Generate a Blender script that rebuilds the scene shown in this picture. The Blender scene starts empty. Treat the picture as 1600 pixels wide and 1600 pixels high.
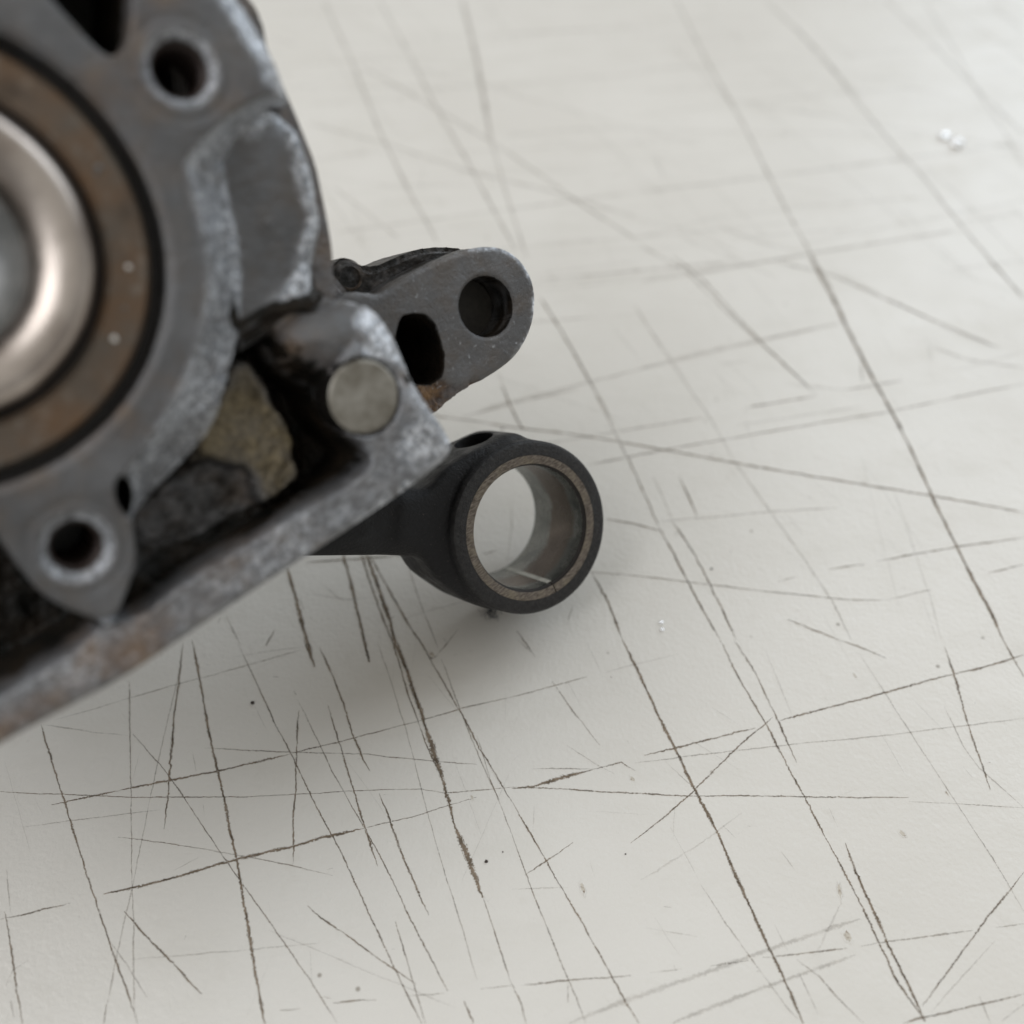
import bpy, bmesh, math, random
import numpy as np
from mathutils import Vector, Matrix, noise as mnoise

MM = 0.001
D = {
 'outline': [[-36.7,-42.97],[-24.66,-43.34],[-18.02,-43.17],[-13.85,-43.47],[-5.6,-44.26],[2.4,-43.99],[9.01,-43.78],[18.24,-43.71],[28.17,-43.47],[33.79,-43.13],[36.83,-42.67],[37.94,-42.36],[38.65,-41.73],[38.61,-39.39],[38.35,-36.46],[38.3,-33.53],[38.6,-30.01],[38.69,-26.29],[38.47,-24.45],[37.96,-23.33],[36.54,-22.01],[34.64,-20.85],[34.66,-20.25],[34.61,-18.66],[35.44,-16.72],[37.25,-14.86],[38.55,-13.16],[39.6,-10.97],[40.45,-8.7],[41.34,-5.15],[41.4,-3.28],[40.92,-1.39],[40.47,0.99],[40.14,3.26],[40.08,6.17],[39.58,9.31],[38.93,12.77],[38.91,17.81],[36.21,25.26],[30.31,30.91],[19.9,34.78],[6.52,35.3],[-4.58,30.51],[-13.14,23.16],[-24.56,6.1],[-34.27,-12.95],[-42.24,-33.71]],
 'main': [[31.36,-2.21],[29.6,-6.23],[28.7,-9.83],[27.35,-13.29],[25.46,-16.6],[23.35,-19.76],[21.44,-21.58],[18.79,-24.55],[15.59,-27.13],[11.32,-28.51],[7.27,-29.64],[4.26,-30.72],[3.38,-32.22],[2.58,-34.1],[0.96,-36.1],[-0.98,-37.65],[-2.09,-38.54],[-3.41,-38.54],[-4.59,-37.58],[-6.17,-35.31],[-7.19,-33.14],[-7.52,-30.58],[-7.59,-28.55],[-7.68,-26.22],[-7.85,-22.12],[-17.07,-15.83],[-21.11,-4.21],[-16.96,6.57],[-7.9,15.93],[3.36,21.8],[9.18,27.6],[30.44,33.06],[50.84,27.73],[51.79,12.84],[49.54,-0.12],[44.16,-3.75],[40.38,-0.27],[38.62,-0.14]],
 'mainin': [[25.25,-1.73],[24.04,-5.69],[23.15,-9.11],[21.13,-13.39],[18.72,-16.16],[16.08,-18.83],[12.83,-21.3],[8.89,-23.5],[5.75,-25.23],[4.83,-25.95],[4.12,-28.13],[3.64,-29.8],[3.05,-31.41],[2.28,-33.23],[0.71,-35.17],[-1.16,-36.66],[-2.23,-37.52],[-3.51,-37.52],[-4.65,-36.59],[-6.18,-34.4],[-7.16,-32.3],[-7.48,-29.83],[-7.55,-27.87],[-7.63,-25.62],[-7.8,-21.65],[-16.71,-15.58],[-20.61,-4.35],[-16.6,6.06],[-7.85,15.1],[3.03,20.78],[8.66,26.37],[29.2,31.65],[48.9,26.5],[49.82,12.12],[47.65,-0.4],[43.55,-1.93],[37.91,0.6],[34.19,0.72],[30.01,-0.13],[27.51,-0.69]],
 'hole_top': [[21.98,18.54],[22.58,15.94],[23.3,13.37],[23.99,11.13],[24.61,9.64],[25.71,9.87],[26.92,11.0],[28.65,13.83],[30.63,16.85],[30.41,19.96],[25.94,21.38]],
 'notch': [[4.66,-26.32],[5.31,-26.55],[5.23,-27.79],[4.68,-28.97],[3.77,-29.79],[3.56,-29.05],[3.74,-27.65]],
 'rim': [[-34.23,-39.13],[-22.28,-39.39],[-15.64,-39.09],[-10.77,-39.37],[-5.33,-38.98],[-3.92,-37.8],[-2.94,-38.3],[-2.56,-39.12],[-0.37,-39.73],[5.01,-39.04],[11.35,-39.16],[18.92,-39.3],[26.67,-39.34],[28.1,-39.1],[29.02,-38.39],[29.24,-37.36],[29.22,-36.28],[28.82,-35.15],[28.03,-31.97],[29.08,-28.58],[31.73,-26.84],[34.72,-25.27],[37.4,-22.73],[41.48,-21.62],[48.7,-39.1],[42.98,-49.88],[23.88,-50.43],[-1.02,-50.55],[-22.59,-50.66],[-39.82,-48.13]],
 'panel': [[31.59,-1.82],[38.3,-0.71],[40.32,-0.67],[40.48,-4.41],[39.52,-9.82],[37.85,-13.54],[35.51,-16.23],[33.62,-19.15],[31.96,-19.87],[28.45,-18.52],[25.75,-18.32],[24.18,-18.29],[25.9,-13.92],[27.71,-9.39],[28.92,-5.93],[29.92,-2.86]],
 'paneld': [[31.98,-2.88],[35.21,-2.4],[38.89,-1.5],[38.79,-3.37],[37.85,-6.19],[36.67,-8.58],[36.56,-11.1],[35.96,-13.05],[35.22,-14.96],[33.66,-15.97],[31.22,-17.22],[28.57,-17.6],[25.97,-17.53],[26.86,-15.12],[28.35,-11.41],[29.69,-7.69]],
 'dome': [[27.17,-20.67],[29.84,-20.31],[33.31,-20.86],[36.65,-21.8],[39.62,-23.57],[40.72,-29.82],[39.67,-34.29],[32.92,-37.37],[29.52,-34.61],[28.91,-31.79],[29.52,-28.85],[28.2,-26.94],[26.78,-25.0],[26.36,-22.81]],
 'ledge': [[24.09,-18.58],[26.09,-18.29],[29.55,-18.63],[32.67,-18.99],[36.01,-20.62],[35.83,-21.71],[32.3,-21.14],[29.35,-20.45],[26.58,-20.99],[24.69,-21.18],[23.23,-21.2]],
 'pad': [[20.13,-24.24],[21.7,-22.93],[22.98,-22.97],[23.55,-24.87],[24.09,-25.97],[23.87,-28.29],[23.95,-30.39],[23.48,-33.04],[22.87,-35.65],[22.15,-36.93],[20.01,-37.37],[17.76,-37.13],[17.41,-36.24],[17.86,-33.98],[17.51,-32.11],[16.5,-30.29],[15.81,-28.68],[14.55,-28.77],[16.2,-26.88],[18.05,-25.9]],
 'lowfloor': [[-0.93,-40.9],[2.8,-34.92],[4.62,-32.34],[8.1,-30.77],[12.3,-29.66],[15.99,-28.84],[17.71,-32.31],[18.06,-34.19],[17.43,-36.79],[15.67,-39.58],[12.39,-41.18],[6.02,-40.79]],
 'leftpit': [[-6.91,-21.13],[-7.96,-27.47],[-8.01,-30.14],[-7.93,-32.29],[-7.58,-34.98],[-6.48,-37.22],[-5.0,-39.65],[-5.25,-41.36],[-11.12,-41.78],[-16.37,-41.48],[-23.25,-41.34],[-36.42,-41.53],[-41.82,-31.09],[-24.82,-13.26]],
 'oxdome': [[35.12,-23.78],[37.93,-23.43],[39.24,-25.04],[39.47,-27.57],[39.34,-30.45],[38.93,-33.89],[37.9,-32.09],[36.74,-29.59],[34.92,-28.87],[33.7,-27.43],[35.11,-26.15]],
 'oxcorner': [[37.25,-32.15],[38.34,-33.96],[38.31,-36.86],[38.82,-39.86],[38.51,-41.82],[36.76,-42.8],[33.77,-42.34],[31.55,-39.77],[31.58,-37.28],[33.98,-36.97],[35.93,-35.55]],
 'rustrim': [[-5.09,-38.58],[-2.56,-39.12],[0.29,-40.49],[1.89,-40.93],[0.1,-43.38],[-3.46,-43.76],[-7.1,-41.99],[-14.14,-43.31],[-24.31,-42.72],[-22.67,-40.03],[-12.15,-39.96]],
 'domedark': [[26.24,-21.59],[26.66,-23.75],[27.03,-27.52],[29.36,-27.15],[29.63,-29.72],[28.56,-32.42],[29.65,-36.79],[30.11,-39.18],[22.65,-39.89],[21.5,-35.84],[23.38,-29.54],[23.62,-23.33]],
 'bolts': [[30.06,5.83,2.75],[-2.19,-29.86,2.55]],
 'plug': [31.73,-31.6,4.14],
 'lowboss': [-2.17,-30.41,5.3],
 'lug': [[34.34,-24.4],[42.22,-22.31],[45.73,-24.91],[47.55,-24.9],[50.99,-24.57],[55.16,-24.55],[58.67,-24.92],[61.58,-25.54],[64.26,-26.69],[66.0,-28.24],[67.13,-30.38],[67.4,-32.89],[66.86,-35.24],[65.04,-38.04],[62.81,-39.86],[60.35,-41.05],[57.48,-41.52],[52.98,-41.58],[50.45,-41.59],[47.87,-41.94],[45.81,-42.17],[43.45,-42.22],[39.47,-38.1],[34.93,-31.9]],
 'lughole': [59.27,-33.14,4.1],
 'lugpit': [[47.1,-28.31],[49.16,-28.87],[50.92,-30.03],[51.49,-31.71],[51.16,-33.89],[50.54,-36.42],[48.99,-38.48],[47.6,-38.88],[45.71,-38.06],[44.25,-36.9],[43.45,-32.72]],
 'lugrust': [[44.17,-37.05],[46.36,-37.84],[48.5,-38.79],[50.35,-40.36],[52.72,-41.05],[53.58,-41.9],[47.55,-42.54],[45.65,-42.47],[43.04,-41.03]],
 'nub': [46.26,-22.0,2.07],
 'web': [[41.33,15.24],[43.48,10.44],[43.57,8.32],[43.12,6.67],[42.52,5.19],[42.42,1.65],[42.17,-2.64],[41.76,-7.33],[40.52,-11.7],[39.65,-14.5],[38.81,-16.8],[37.12,-20.15],[36.76,-21.91],[33.04,-24.13],[27.08,-19.51],[27.57,-4.59],[34.3,13.63]],
 'rib': [[41.6,-20.32],[44.81,-20.01],[46.27,-19.23],[47.61,-19.77],[48.36,-21.05],[49.56,-22.27],[51.78,-22.48],[54.92,-22.63],[57.94,-23.08],[61.58,-24.58],[64.55,-26.44],[65.13,-29.66],[56.24,-30.29],[48.1,-29.17],[40.35,-24.35]],
 'knuckle': [40.77,-0.65],
 'spot': [32.01,-10.83],
 'eye': [54.83,-67.25,-28.75],
 'rodlow': [[26.7,-54.85],[31.62,-58.08],[36.63,-61.61],[38.7,-63.27],[39.92,-65.45],[41.9,-69.68]],
 'oil': [55.85,-53.03],
 'M': [[0.77495,-0.410992,0.480144],[0.629569,0.435103,-0.643683],[0.055637,0.801106,0.595931]],
 'O': [-53.325,81.047,87.958],
 'H': 148.75,
 'crumbs': [[106.9,245.9,1.3],[109.2,242.7,1.5],[24.3,101.2,0.33],[24.3,99.8,0.33]],
 'lint': [-3.4,102.9],
 'specks': [[-40.0,86.3,0.4],[-3.6,61.1,0.3],[-1.3,62.5,0.12],[15.9,62.2,0.15],[33.8,112.2,0.25],[-1.8,145.3,0.3]],
 'chips': [[9.7,57.4,1.3,0.5],[44.8,50.8,1.3,0.8],[44.9,57.0,1.6,0.45],[55.4,65.2,0.9,0.5],[-12.7,95.1,1.0,0.6],[17.7,73.6,0.8,0.5],[-5.8,70.7,0.7,0.25],[53.9,91.3,0.8,0.3],[63.3,71.3,0.7,0.2]],
 'ring': [-60.9,74.9]}
S = [
(0.32,1.35,[-51.5,97.9,-48.8,90.2,-45.7,80.7,-42.6,72.8,-40.0,65.5,-38.4,61.2,-35.6,52.8,-33.5,46.1,-31.4,39.9]),
(0.22,0.9,[-71.6,82.6,-68.1,75.9,-64.4,69.3,-60.7,62.6,-56.7,55.4,-53.4,49.8,-50.0,44.1,-47.6,39.9]),
(0.23,1,[-66.6,69.6,-58.3,71.6,-49.8,73.5,-42.6,75.1,-33.4,77.6]),
(0.15,0.8,[-33.4,77.6,-26.0,79.7,-21.3,81.1,-13.7,83.4,-7.9,85.3,0.0,87.4]),
(0.12,0.8,[-74.6,71.6,-65.2,71.2,-54.8,70.7,-39.0,70.8,-28.0,71.4,-18.7,72.0,-13.1,72.0,-9.8,71.4,0.0,72.3]),
(0.11,0.7,[-46.0,78.6,-38.3,78.2,-31.1,77.9,-21.5,77.6,-11.9,76.5,-5.2,76.0]),
(0.31,1.35,[-55.9,56.6,-50.6,57.7,-44.4,59.6,-38.7,61.4,-31.5,63.2,-25.4,65.0,-21.2,66.0]),
(0.13,0.6,[-21.2,66.0,-13.8,67.9,-9.2,69.5,-5.1,70.8]),
(0.25,1,[-52.9,97.3,-52.4,91.9,-51.7,84.5,-50.4,74.4,-49.9,70.3,-49.5,65.9]),
(0.23,0.9,[-32.8,85.0,-32.3,79.1,-31.6,72.8,-31.3,67.4,-30.5,60.8]),
(0.15,0.8,[-43.9,97.0,-40.1,90.2,-36.1,82.8,-32.9,77.5,-28.8,70.3,-23.8,62.2,-18.5,52.4,-14.6,45.3,-11.4,39.9]),
(0.26,1,[-30.8,96.4,-26.9,88.4,-24.2,81.2,-21.9,76.4,-20.9,74.9]),
(0.23,1,[-28.3,85.9,-26.0,79.6,-23.4,72.8,-21.3,66.9,-18.7,60.5]),
(0.49,1.485,[-18.6,97.9,-15.5,89.0,-12.6,80.7,-10.1,73.3,-8.2,66.4]),
(0.64,1.62,[-8.2,66.4,-6.0,61.2,-4.8,58.1,-3.9,56.1]),
(0.2,0.9,[-19.3,97.9,-15.9,87.3,-13.0,79.6,-10.1,73.3]),
(0.15,0.8,[-3.9,56.1,-2.1,50.7,0.0,44.5]),
(0.2,0.9,[-14.9,97.9,-12.1,92.5,-7.8,84.5,-4.8,78.5,0.0,70.1]),
(0.17,0.8,[-23.9,70.6,-21.2,66.4,-17.8,60.8,-14.3,54.1,-11.5,49.4,-8.3,43.9]),
(0.22,0.9,[-19.3,71.3,-17.4,66.9,-15.2,61.7,-13.2,57.6,-11.2,53.7]),
(0.19,1,[-52.5,54.2,-49.2,51.1,-44.6,47.4,-40.1,43.4]),
(0.16,0.9,[-27.8,54.9,-25.9,53.4,-22.2,51.1,-17.7,48.0,-12.5,44.7]),
(0.12,0.6,[-55.8,64.7,-49.7,63.9,-43.2,62.9,-36.7,61.7,-30.3,60.5,-24.8,59.1]),
(0.13,0.7,[-57.3,80.9,-52.2,75.9,-48.5,71.8,-42.6,64.5,-38.1,59.0,-32.3,52.4,-26.7,45.7,-22.2,39.9]),
(0.12,0.5,[-59.9,90.2,-57.7,80.7,-55.2,70.3,-53.0,60.8,-50.8,51.9,-48.2,40.6]),
(0.11,0.4,[-52.4,91.9,-52.6,78.0,-52.4,67.9,-52.2,59.9,-52.2,52.8,-52.1,45.3,-51.9,39.9]),
(0.17,0.8,[-69.0,53.0,-66.2,53.7,-60.1,55.3]),
(0.18,0.9,[-68.7,54.1,-66.3,49.0,-64.0,43.7,-62.2,39.9]),
(0.12,0.6,[-33.2,87.0,-30.0,81.2,-25.9,73.8,-23.1,69.3]),
(0.13,0.8,[-15.7,52.8,-13.9,47.8,-12.4,43.7,-11.0,39.9]),
(0.18,0.9,[-23.0,42.4,-20.6,42.6,-17.5,42.8]),
(0.12,0.6,[-14.0,43.2,-8.7,43.6]),
(0.12,0.6,[-4.1,44.1,0.0,44.5]),
(0.16,0.7,[-29.7,41.4,-27.1,41.7]),
(0.12,0.6,[-60.4,86.8,-53.0,89.4,-45.4,91.9,-33.8,96.0]),
(0.1,0.4,[-69.8,83.4,-64.0,85.3,-60.3,86.7]),
(0.11,0.6,[-5.3,80.7,-3.3,73.8,0.0,65.0]),
(0.1,0.5,[-21.7,97.9,-19.0,90.2,-15.4,79.6,-11.9,67.4,-8.8,58.1,-6.4,51.1,-4.6,45.3]),
(0.3,1.35,[-6.2,42.6,-5.5,41.2,-4.9,39.9]),
(0.09,0.4,[-69.8,66.2,-59.6,67.6,-50.7,68.8]),
(0.08,0.3,[-50.6,47.8,-38.1,48.8,-25.6,50.0]),
(0.1,0.5,[-71.3,82.6,-62.9,81.2,-58.0,80.7]),
(0.13,0.6,[-11.2,94.3,-7.9,85.0,-4.8,76.9,-1.9,70.3]),
(0.22,0.9,[-33.5,97.9,-31.1,92.8]),
(0.28,1,[-24.0,97.9,-22.6,93.7]),
(0.09,0.4,[-46.9,59.9,-43.9,61.7]),
(0.08,0.5,[-53.7,50.3,-50.4,47.0,-47.0,43.0]),
(0.11,0.5,[-70.2,59.9,-68.0,54.1]),
(0.16,0.5,[-64.7,42.8,-63.5,40.6]),
(0.1,0.4,[-47.8,78.0,-46.5,74.9]),
(0.09,0.4,[-44.6,69.6,-44.1,67.9]),
(0.1,0.4,[-63.7,47.8,-65.4,46.5,-65.7,44.5]),
(0.16,0.7,[-52.2,42.2,-51.9,39.9]),
(0.32,1.35,[17.8,97.9,19.7,92.5,22.1,85.0,24.6,78.0,26.6,72.1,29.1,65.5,31.0,59.0,32.8,53.2,34.6,48.2,36.0,43.7,37.0,39.9]),
(0.24,0.85,[33.5,97.9,35.6,90.7,38.5,83.1,40.5,76.9,42.3,71.1,44.1,65.5,45.8,60.3,47.7,54.1,48.9,49.8,50.0,45.3,52.0,41.4,52.6,40.2]),
(0.2,0.75,[35.8,97.9,38.3,91.9,39.6,86.7,40.8,82.3,42.3,76.2]),
(0.25,0.95,[19.8,77.4,24.9,78.8,30.9,80.4,36.9,82.0]),
(0.25,0.85,[40.8,83.3,45.1,84.5,51.3,86.2,57.7,88.1,67.4,91.0,73.8,92.5,81.6,95.0]),
(0.17,0.8,[39.9,83.9,33.5,78.5,26.6,71.8,21.5,67.4,16.8,63.8]),
(0.15,0.8,[0.0,72.3,4.7,72.2,11.7,71.7,18.6,71.3,26.0,70.9,32.6,71.0,42.3,70.8,51.1,70.7,57.6,70.7]),
(0.1,0.4,[57.5,70.1,64.8,69.7,73.8,69.1]),
(0.35,1.215,[0.0,72.1,2.8,72.4,7.1,73.8,11.8,75.1]),
(0.17,0.8,[11.8,75.1,16.2,76.3,18.2,74.9]),
(0.13,0.4,[18.3,76.2,28.6,77.6,40.8,79.1,53.1,80.4,63.1,81.6,78.2,83.7]),
(0.18,0.95,[0.0,70.1,2.7,65.0,4.9,61.0,9.1,53.2,12.6,46.5,16.1,39.9]),
(0.12,0.7,[0.0,65.0,2.0,59.2,3.9,54.1,6.3,47.8,8.3,43.0,9.4,39.9]),
(0.18,0.8,[1.8,59.2,4.9,61.3,8.6,63.9]),
(0.32,1.215,[47.0,63.8,47.8,59.0,49.0,54.1,50.2,49.0,51.5,44.5,52.6,40.2]),
(0.18,0.7,[71.0,59.6,65.0,54.1,58.1,47.4,52.6,42.0]),
(0.26,0.8,[69.3,96.7,69.5,90.7,69.4,85.6,69.4,80.1,69.8,71.9]),
(0.35,1.08,[79.1,97.9,80.0,93.1,80.4,91.0]),
(0.15,0.7,[1.2,44.6,6.2,45.1,15.5,45.8]),
(0.11,0.5,[18.0,46.1,22.2,46.6]),
(0.15,0.6,[26.1,47.0,31.2,47.7]),
(0.17,0.8,[33.1,48.1,38.1,48.6,44.4,49.3]),
(0.14,0.5,[46.3,49.6,51.2,50.3,61.7,51.6]),
(0.17,0.6,[64.9,52.0,68.9,52.5]),
(0.18,0.8,[0.0,44.7,1.0,42.6,1.8,39.9]),
(0.12,0.4,[55.6,94.9,58.4,86.7,61.0,79.1,64.3,69.8,67.2,61.7,69.3,54.1]),
(0.23,0.7,[52.6,97.9,56.4,96.2,59.5,94.4]),
(0.14,0.6,[6.3,90.2,9.8,84.2,13.2,79.1]),
(0.15,0.8,[0.0,87.4,5.5,89.1,11.8,91.0]),
(0.11,0.5,[26.0,57.8,28.5,53.2,30.6,49.4]),
(0.15,0.6,[30.6,49.4,32.6,46.1]),
(0.1,0.4,[32.6,46.1,35.3,41.8,37.0,39.9]),
(0.1,0.4,[35.3,52.4,36.5,49.0]),
(0.12,0.4,[66.5,85.6,67.7,79.1,69.1,75.4,73.8,69.1]),
(0.48,0.189,[7.3,39.9,16.5,43.3,25.1,46.1,36.2,49.8,47.1,53.2]),
(0.38,0.216,[20.4,40.0,33.2,44.5,45.4,48.4]),
(0.13,0.6,[37.5,47.8,40.1,45.7,42.4,42.6,44.7,39.9]),
(0.16,0.7,[49.7,40.0,55.3,41.2,61.3,42.4,66.2,43.5]),
(0.13,0.6,[60.3,43.2,60.8,39.9]),
(0.16,0.5,[62.3,40.2,65.8,42.2]),
(0.11,0.6,[3.1,75.3,11.8,75.2]),
(0.11,0.4,[8.2,79.1,11.9,76.4,15.1,74.4]),
(0.11,0.5,[37.5,46.1,39.1,41.0]),
(0.1,0.3,[64.4,50.3,58.4,45.3,53.6,41.2]),
(0.23,0.12,[17.7,58.5,25.7,63.1,33.1,68.4]),
(0.15,0.7,[7.3,44.9,7.3,42.4]),
(0.28,1.08,[50.5,40.2,52.7,40.7]),
(0.11,0.3,[0.0,57.2,7.9,57.5]),
(0.11,0.4,[66.8,75.6,67.7,73.8]),
(0.15,0.4,[1.0,97.9,3.6,94.9]),
(0.11,0.4,[22.8,76.4,26.6,72.1]),
(0.1,0.4,[17.3,79.9,17.6,79.3]),
(0.12,0.3,[14.1,91.6,17.2,92.6,26.6,95.3]),
(0.15,0.2,[40.5,96.1,43.0,83.4]),
(0.22,0.15,[44.9,55.4,40.8,49.4,39.7,48.2]),
(0.12,0.35,[37.8,62.6,39.3,59.9]),
(0.09,0.35,[30.1,66.4,31.7,64.5]),
(0.12,0.35,[3.2,69.3,3.0,65.5]),
(0.41,1.215,[65.4,198.3,67.7,184.0,69.2,171.3,70.8,160.3,72.7,150.0,74.2,139.5,75.1,128.6,76.5,117.6,77.5,110.1,78.7,102.9,79.1,97.9]),
(0.3,0.85,[-19.3,144.1,-14.7,148.7,-5.5,147.0,0.0,145.7,9.0,144.3,19.1,142.2,32.6,138.7,46.8,135.1,60.8,131.8,75.1,128.6,90.5,124.7]),
(0.25,0.7,[6.1,184.0,11.1,170.8,15.1,158.9,19.3,144.5,22.7,133.2,25.7,121.2]),
(0.28,0.9,[25.7,121.2,27.5,116.2,29.9,108.1,33.5,97.9]),
(0.19,0.5,[10.5,171.8,15.7,157.6,19.4,146.2]),
(0.26,0.85,[28.1,122.6,31.3,115.5,33.2,108.7,36.1,97.9]),
(0.19,0.4,[25.6,133.2,28.2,123.3]),
(0.28,0.8,[30.4,133.2,31.5,128.6,32.6,123.9]),
(0.25,0.9,[16.3,123.2,20.8,122.2,26.5,120.4]),
(0.26,1,[13.5,111.5,15.9,105.5,17.8,97.9]),
(0.17,0.7,[13.5,111.5,21.6,110.7,34.3,108.7,45.3,107.1,55.7,105.8,62.0,105.7]),
(0.18,0.6,[62.0,105.7,70.0,107.9]),
(0.25,0.6,[13.5,135.9,24.9,138.9,38.3,142.2,54.5,145.9,72.3,149.9,86.9,154.0,100.4,157.6]),
(0.22,0.5,[-4.8,140.4,9.0,142.0,21.1,144.9,36.6,148.3]),
(0.27,0.7,[44.9,150.9,59.0,154.2]),
(0.28,0.6,[64.9,155.9,76.7,158.5]),
(0.23,0.5,[-6.1,150.5,0.0,152.7,15.1,158.0,32.0,164.0,49.4,169.8,68.4,175.8]),
(0.35,0.6,[35.2,198.3,41.2,189.4,47.6,175.8,51.7,167.9,59.0,154.4]),
(0.35,0.6,[58.0,196.0,69.1,191.6,80.7,181.9,89.2,175.2,98.3,168.1]),
(0.28,0.2,[6.1,186.1,20.6,188.8,38.8,192.7,63.2,197.7]),
(0.56,0.27,[5.5,189.9,24.3,192.7,49.0,196.0]),
(0.2,0.35,[25.6,181.9,30.9,165.9,37.8,147.9,41.1,136.3,45.4,125.6,49.4,115.5,53.0,105.5,54.6,97.9]),
(0.17,0.5,[25.3,122.6,36.7,123.7,47.0,125.0,57.9,125.7]),
(0.22,0.7,[53.7,112.1,59.9,113.2]),
(0.22,0.7,[62.2,113.8,76.3,116.9,88.8,119.0]),
(0.22,0.6,[44.6,109.5,47.7,110.5]),
(0.24,0.6,[80.5,111.3,87.0,113.1]),
(0.27,0.8,[45.0,101.9,48.3,100.1,52.6,98.0]),
(0.13,0.3,[68.7,130.8,69.1,115.5,69.4,105.5,69.1,97.9]),
(0.26,0.5,[84.3,168.8,90.9,164.5,101.7,162.2]),
(0.26,0.3,[84.3,168.8,83.8,164.0]),
(0.35,0.5,[104.1,198.3,108.3,184.0]),
(0.25,0.5,[69.9,165.0,68.7,158.0]),
(0.21,0.4,[64.9,155.8,53.3,157.6]),
(0.17,0.3,[87.5,161.2,103.2,166.9]),
(0.24,0.8,[-0.3,151.3,0.9,147.9,2.1,144.9]),
(0.24,0.25,[42.4,146.2,55.0,148.7,67.7,151.3]),
(0.26,0.2,[40.1,162.6,47.4,164.5]),
(0.42,0.4,[-54.9,319.0,-43.1,282.9,-32.6,247.3,-24.0,222.6,-16.4,202.8]),
(0.42,0.4,[-38.8,319.0,-27.8,286.8,-20.2,262.1,-12.7,240.9,-6.6,222.6,0.7,200.6]),
(0.81,0.4,[-14.4,319.0,-9.5,284.2,-5.1,244.1]),
(0.39,0.35,[-5.1,244.1,-1.5,222.6,3.3,197.2]),
(0.41,0.4,[-40.3,280.4,-25.3,265.6,-12.5,251.8,-3.3,241.9,7.6,228.5,15.7,217.8,28.5,203.2]),
(0.4,0.35,[-51.1,252.3,-29.9,242.5,-9.5,230.5,7.5,223.6,14.7,219.7,29.2,212.2]),
(0.3,0.35,[-42.2,224.6,-32.2,213.1,-25.0,204.1]),
(0.38,0.3,[-39.7,206.8,-20.0,211.3,-3.7,215.0,13.0,218.8,30.0,222.6]),
(0.32,0.2,[-46.3,236.7,-29.8,240.9]),
(0.41,0.2,[-2.2,246.3,14.0,249.5,32.0,250.1]),
(0.39,0.175,[-32.0,225.0,-9.4,225.5]),
(0.45,0.175,[-43.3,285.5,-27.9,287.5]),
(0.53,0.175,[-22.9,268.0,-4.2,271.0,34.0,276.6]),
(0.46,0.2,[-67.2,297.5,-58.3,290.8]),
(0.29,0.175,[5.3,188.0,27.6,191.3]),
(0.36,0.175,[4.3,191.7,28.0,196.3]),
(0.27,0.4,[5.8,184.0,11.4,169.6,15.2,157.6]),
(0.26,0.4,[-2.7,160.7,-1.7,157.6]),
(0.37,0.15,[-49.2,311.6,-30.8,292.1]),
(0.47,0.125,[-73.1,310.2,-39.0,313.1,-4.5,307.3]),
(0.44,0.15,[-55.0,274.1,-36.2,277.9,-10.7,277.9]),
(0.43,0.15,[-53.4,260.9,-31.4,264.4,-22.8,265.6]),
(0.39,0.125,[-31.5,217.8,-14.9,219.7]),
(0.3,0.15,[4.5,203.2,20.5,204.1]),
(0.46,0.125,[-7.8,296.2,12.3,300.3,36.0,303.1]),
(0.38,0.15,[-7.4,317.5,0.9,293.5]),
(0.43,0.15,[-4.2,270.4,4.5,263.2]),
(0.39,0.45,[47.6,319.0,52.6,282.9,57.8,254.0,61.2,228.5,64.1,208.6,67.6,188.8,69.8,169.6,71.4,157.6]),
(0.57,0.35,[73.4,319.0,84.3,286.8,88.7,263.2,93.8,241.9,97.7,228.5,101.2,211.3,105.8,192.9,108.1,183.2]),
(0.45,0.25,[79.4,304.5,83.9,284.2,90.6,263.2]),
(0.45,0.35,[108.3,319.0,115.0,294.8,121.0,270.4,127.3,247.3]),
(0.35,0.3,[119.5,319.0,120.9,292.1,121.3,269.2,122.5,249.5,122.8,232.6]),
(0.4,0.35,[30.0,222.6,47.2,226.0,61.3,229.0,82.7,233.6,110.4,239.8,126.1,243.6]),
(0.37,0.4,[27.5,189.2,43.3,192.9,65.2,198.9,82.0,203.2,100.2,207.7]),
(0.35,0.4,[28.4,202.3,38.1,192.1,46.4,176.3,50.0,170.3,57.6,157.6]),
(0.27,0.3,[25.4,162.1,37.9,166.7,49.5,170.3,67.6,175.9]),
(0.28,0.35,[69.4,192.9,80.2,183.2,90.3,173.2,99.1,167.7]),
(0.3,0.3,[46.4,209.5,55.2,203.2,65.2,198.9]),
(0.41,0.2,[32.0,249.5,55.8,247.9,79.6,247.9,103.1,246.3]),
(0.29,0.25,[36.8,205.9,49.1,197.2,57.0,190.5]),
(0.3,0.2,[29.1,211.3,39.7,207.7,50.4,198.9]),
(0.3,0.2,[28.6,205.0,45.6,212.2,68.3,216.9,96.9,220.7]),
(0.3,0.3,[100.9,210.4,117.4,214.5]),
(0.31,0.2,[98.9,233.6,103.3,223.6,111.7,195.5]),
(0.47,0.2,[137.6,319.0,143.1,300.3]),
(0.45,0.2,[34.2,279.1,56.2,281.0]),
(0.52,0.15,[58.8,262.1,78.0,265.6,109.0,270.4]),
(0.45,0.175,[88.0,285.5,107.1,289.5,141.1,293.5]),
(0.47,0.15,[36.3,306.6,74.3,310.9]),
(0.55,0.1,[35.5,296.2,75.6,297.5]),
(0.27,0.2,[26.6,177.8,31.9,164.5,34.5,157.6]),
(0.32,0.2,[34.7,238.8,36.0,227.5]),
(0.42,0.125,[32.5,256.3,54.4,260.9,81.2,256.3]),
(0.44,0.15,[130.5,284.2,135.3,274.1]),
(0.44,0.125,[90.9,274.1,116.6,275.4,136.4,277.9]),
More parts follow.
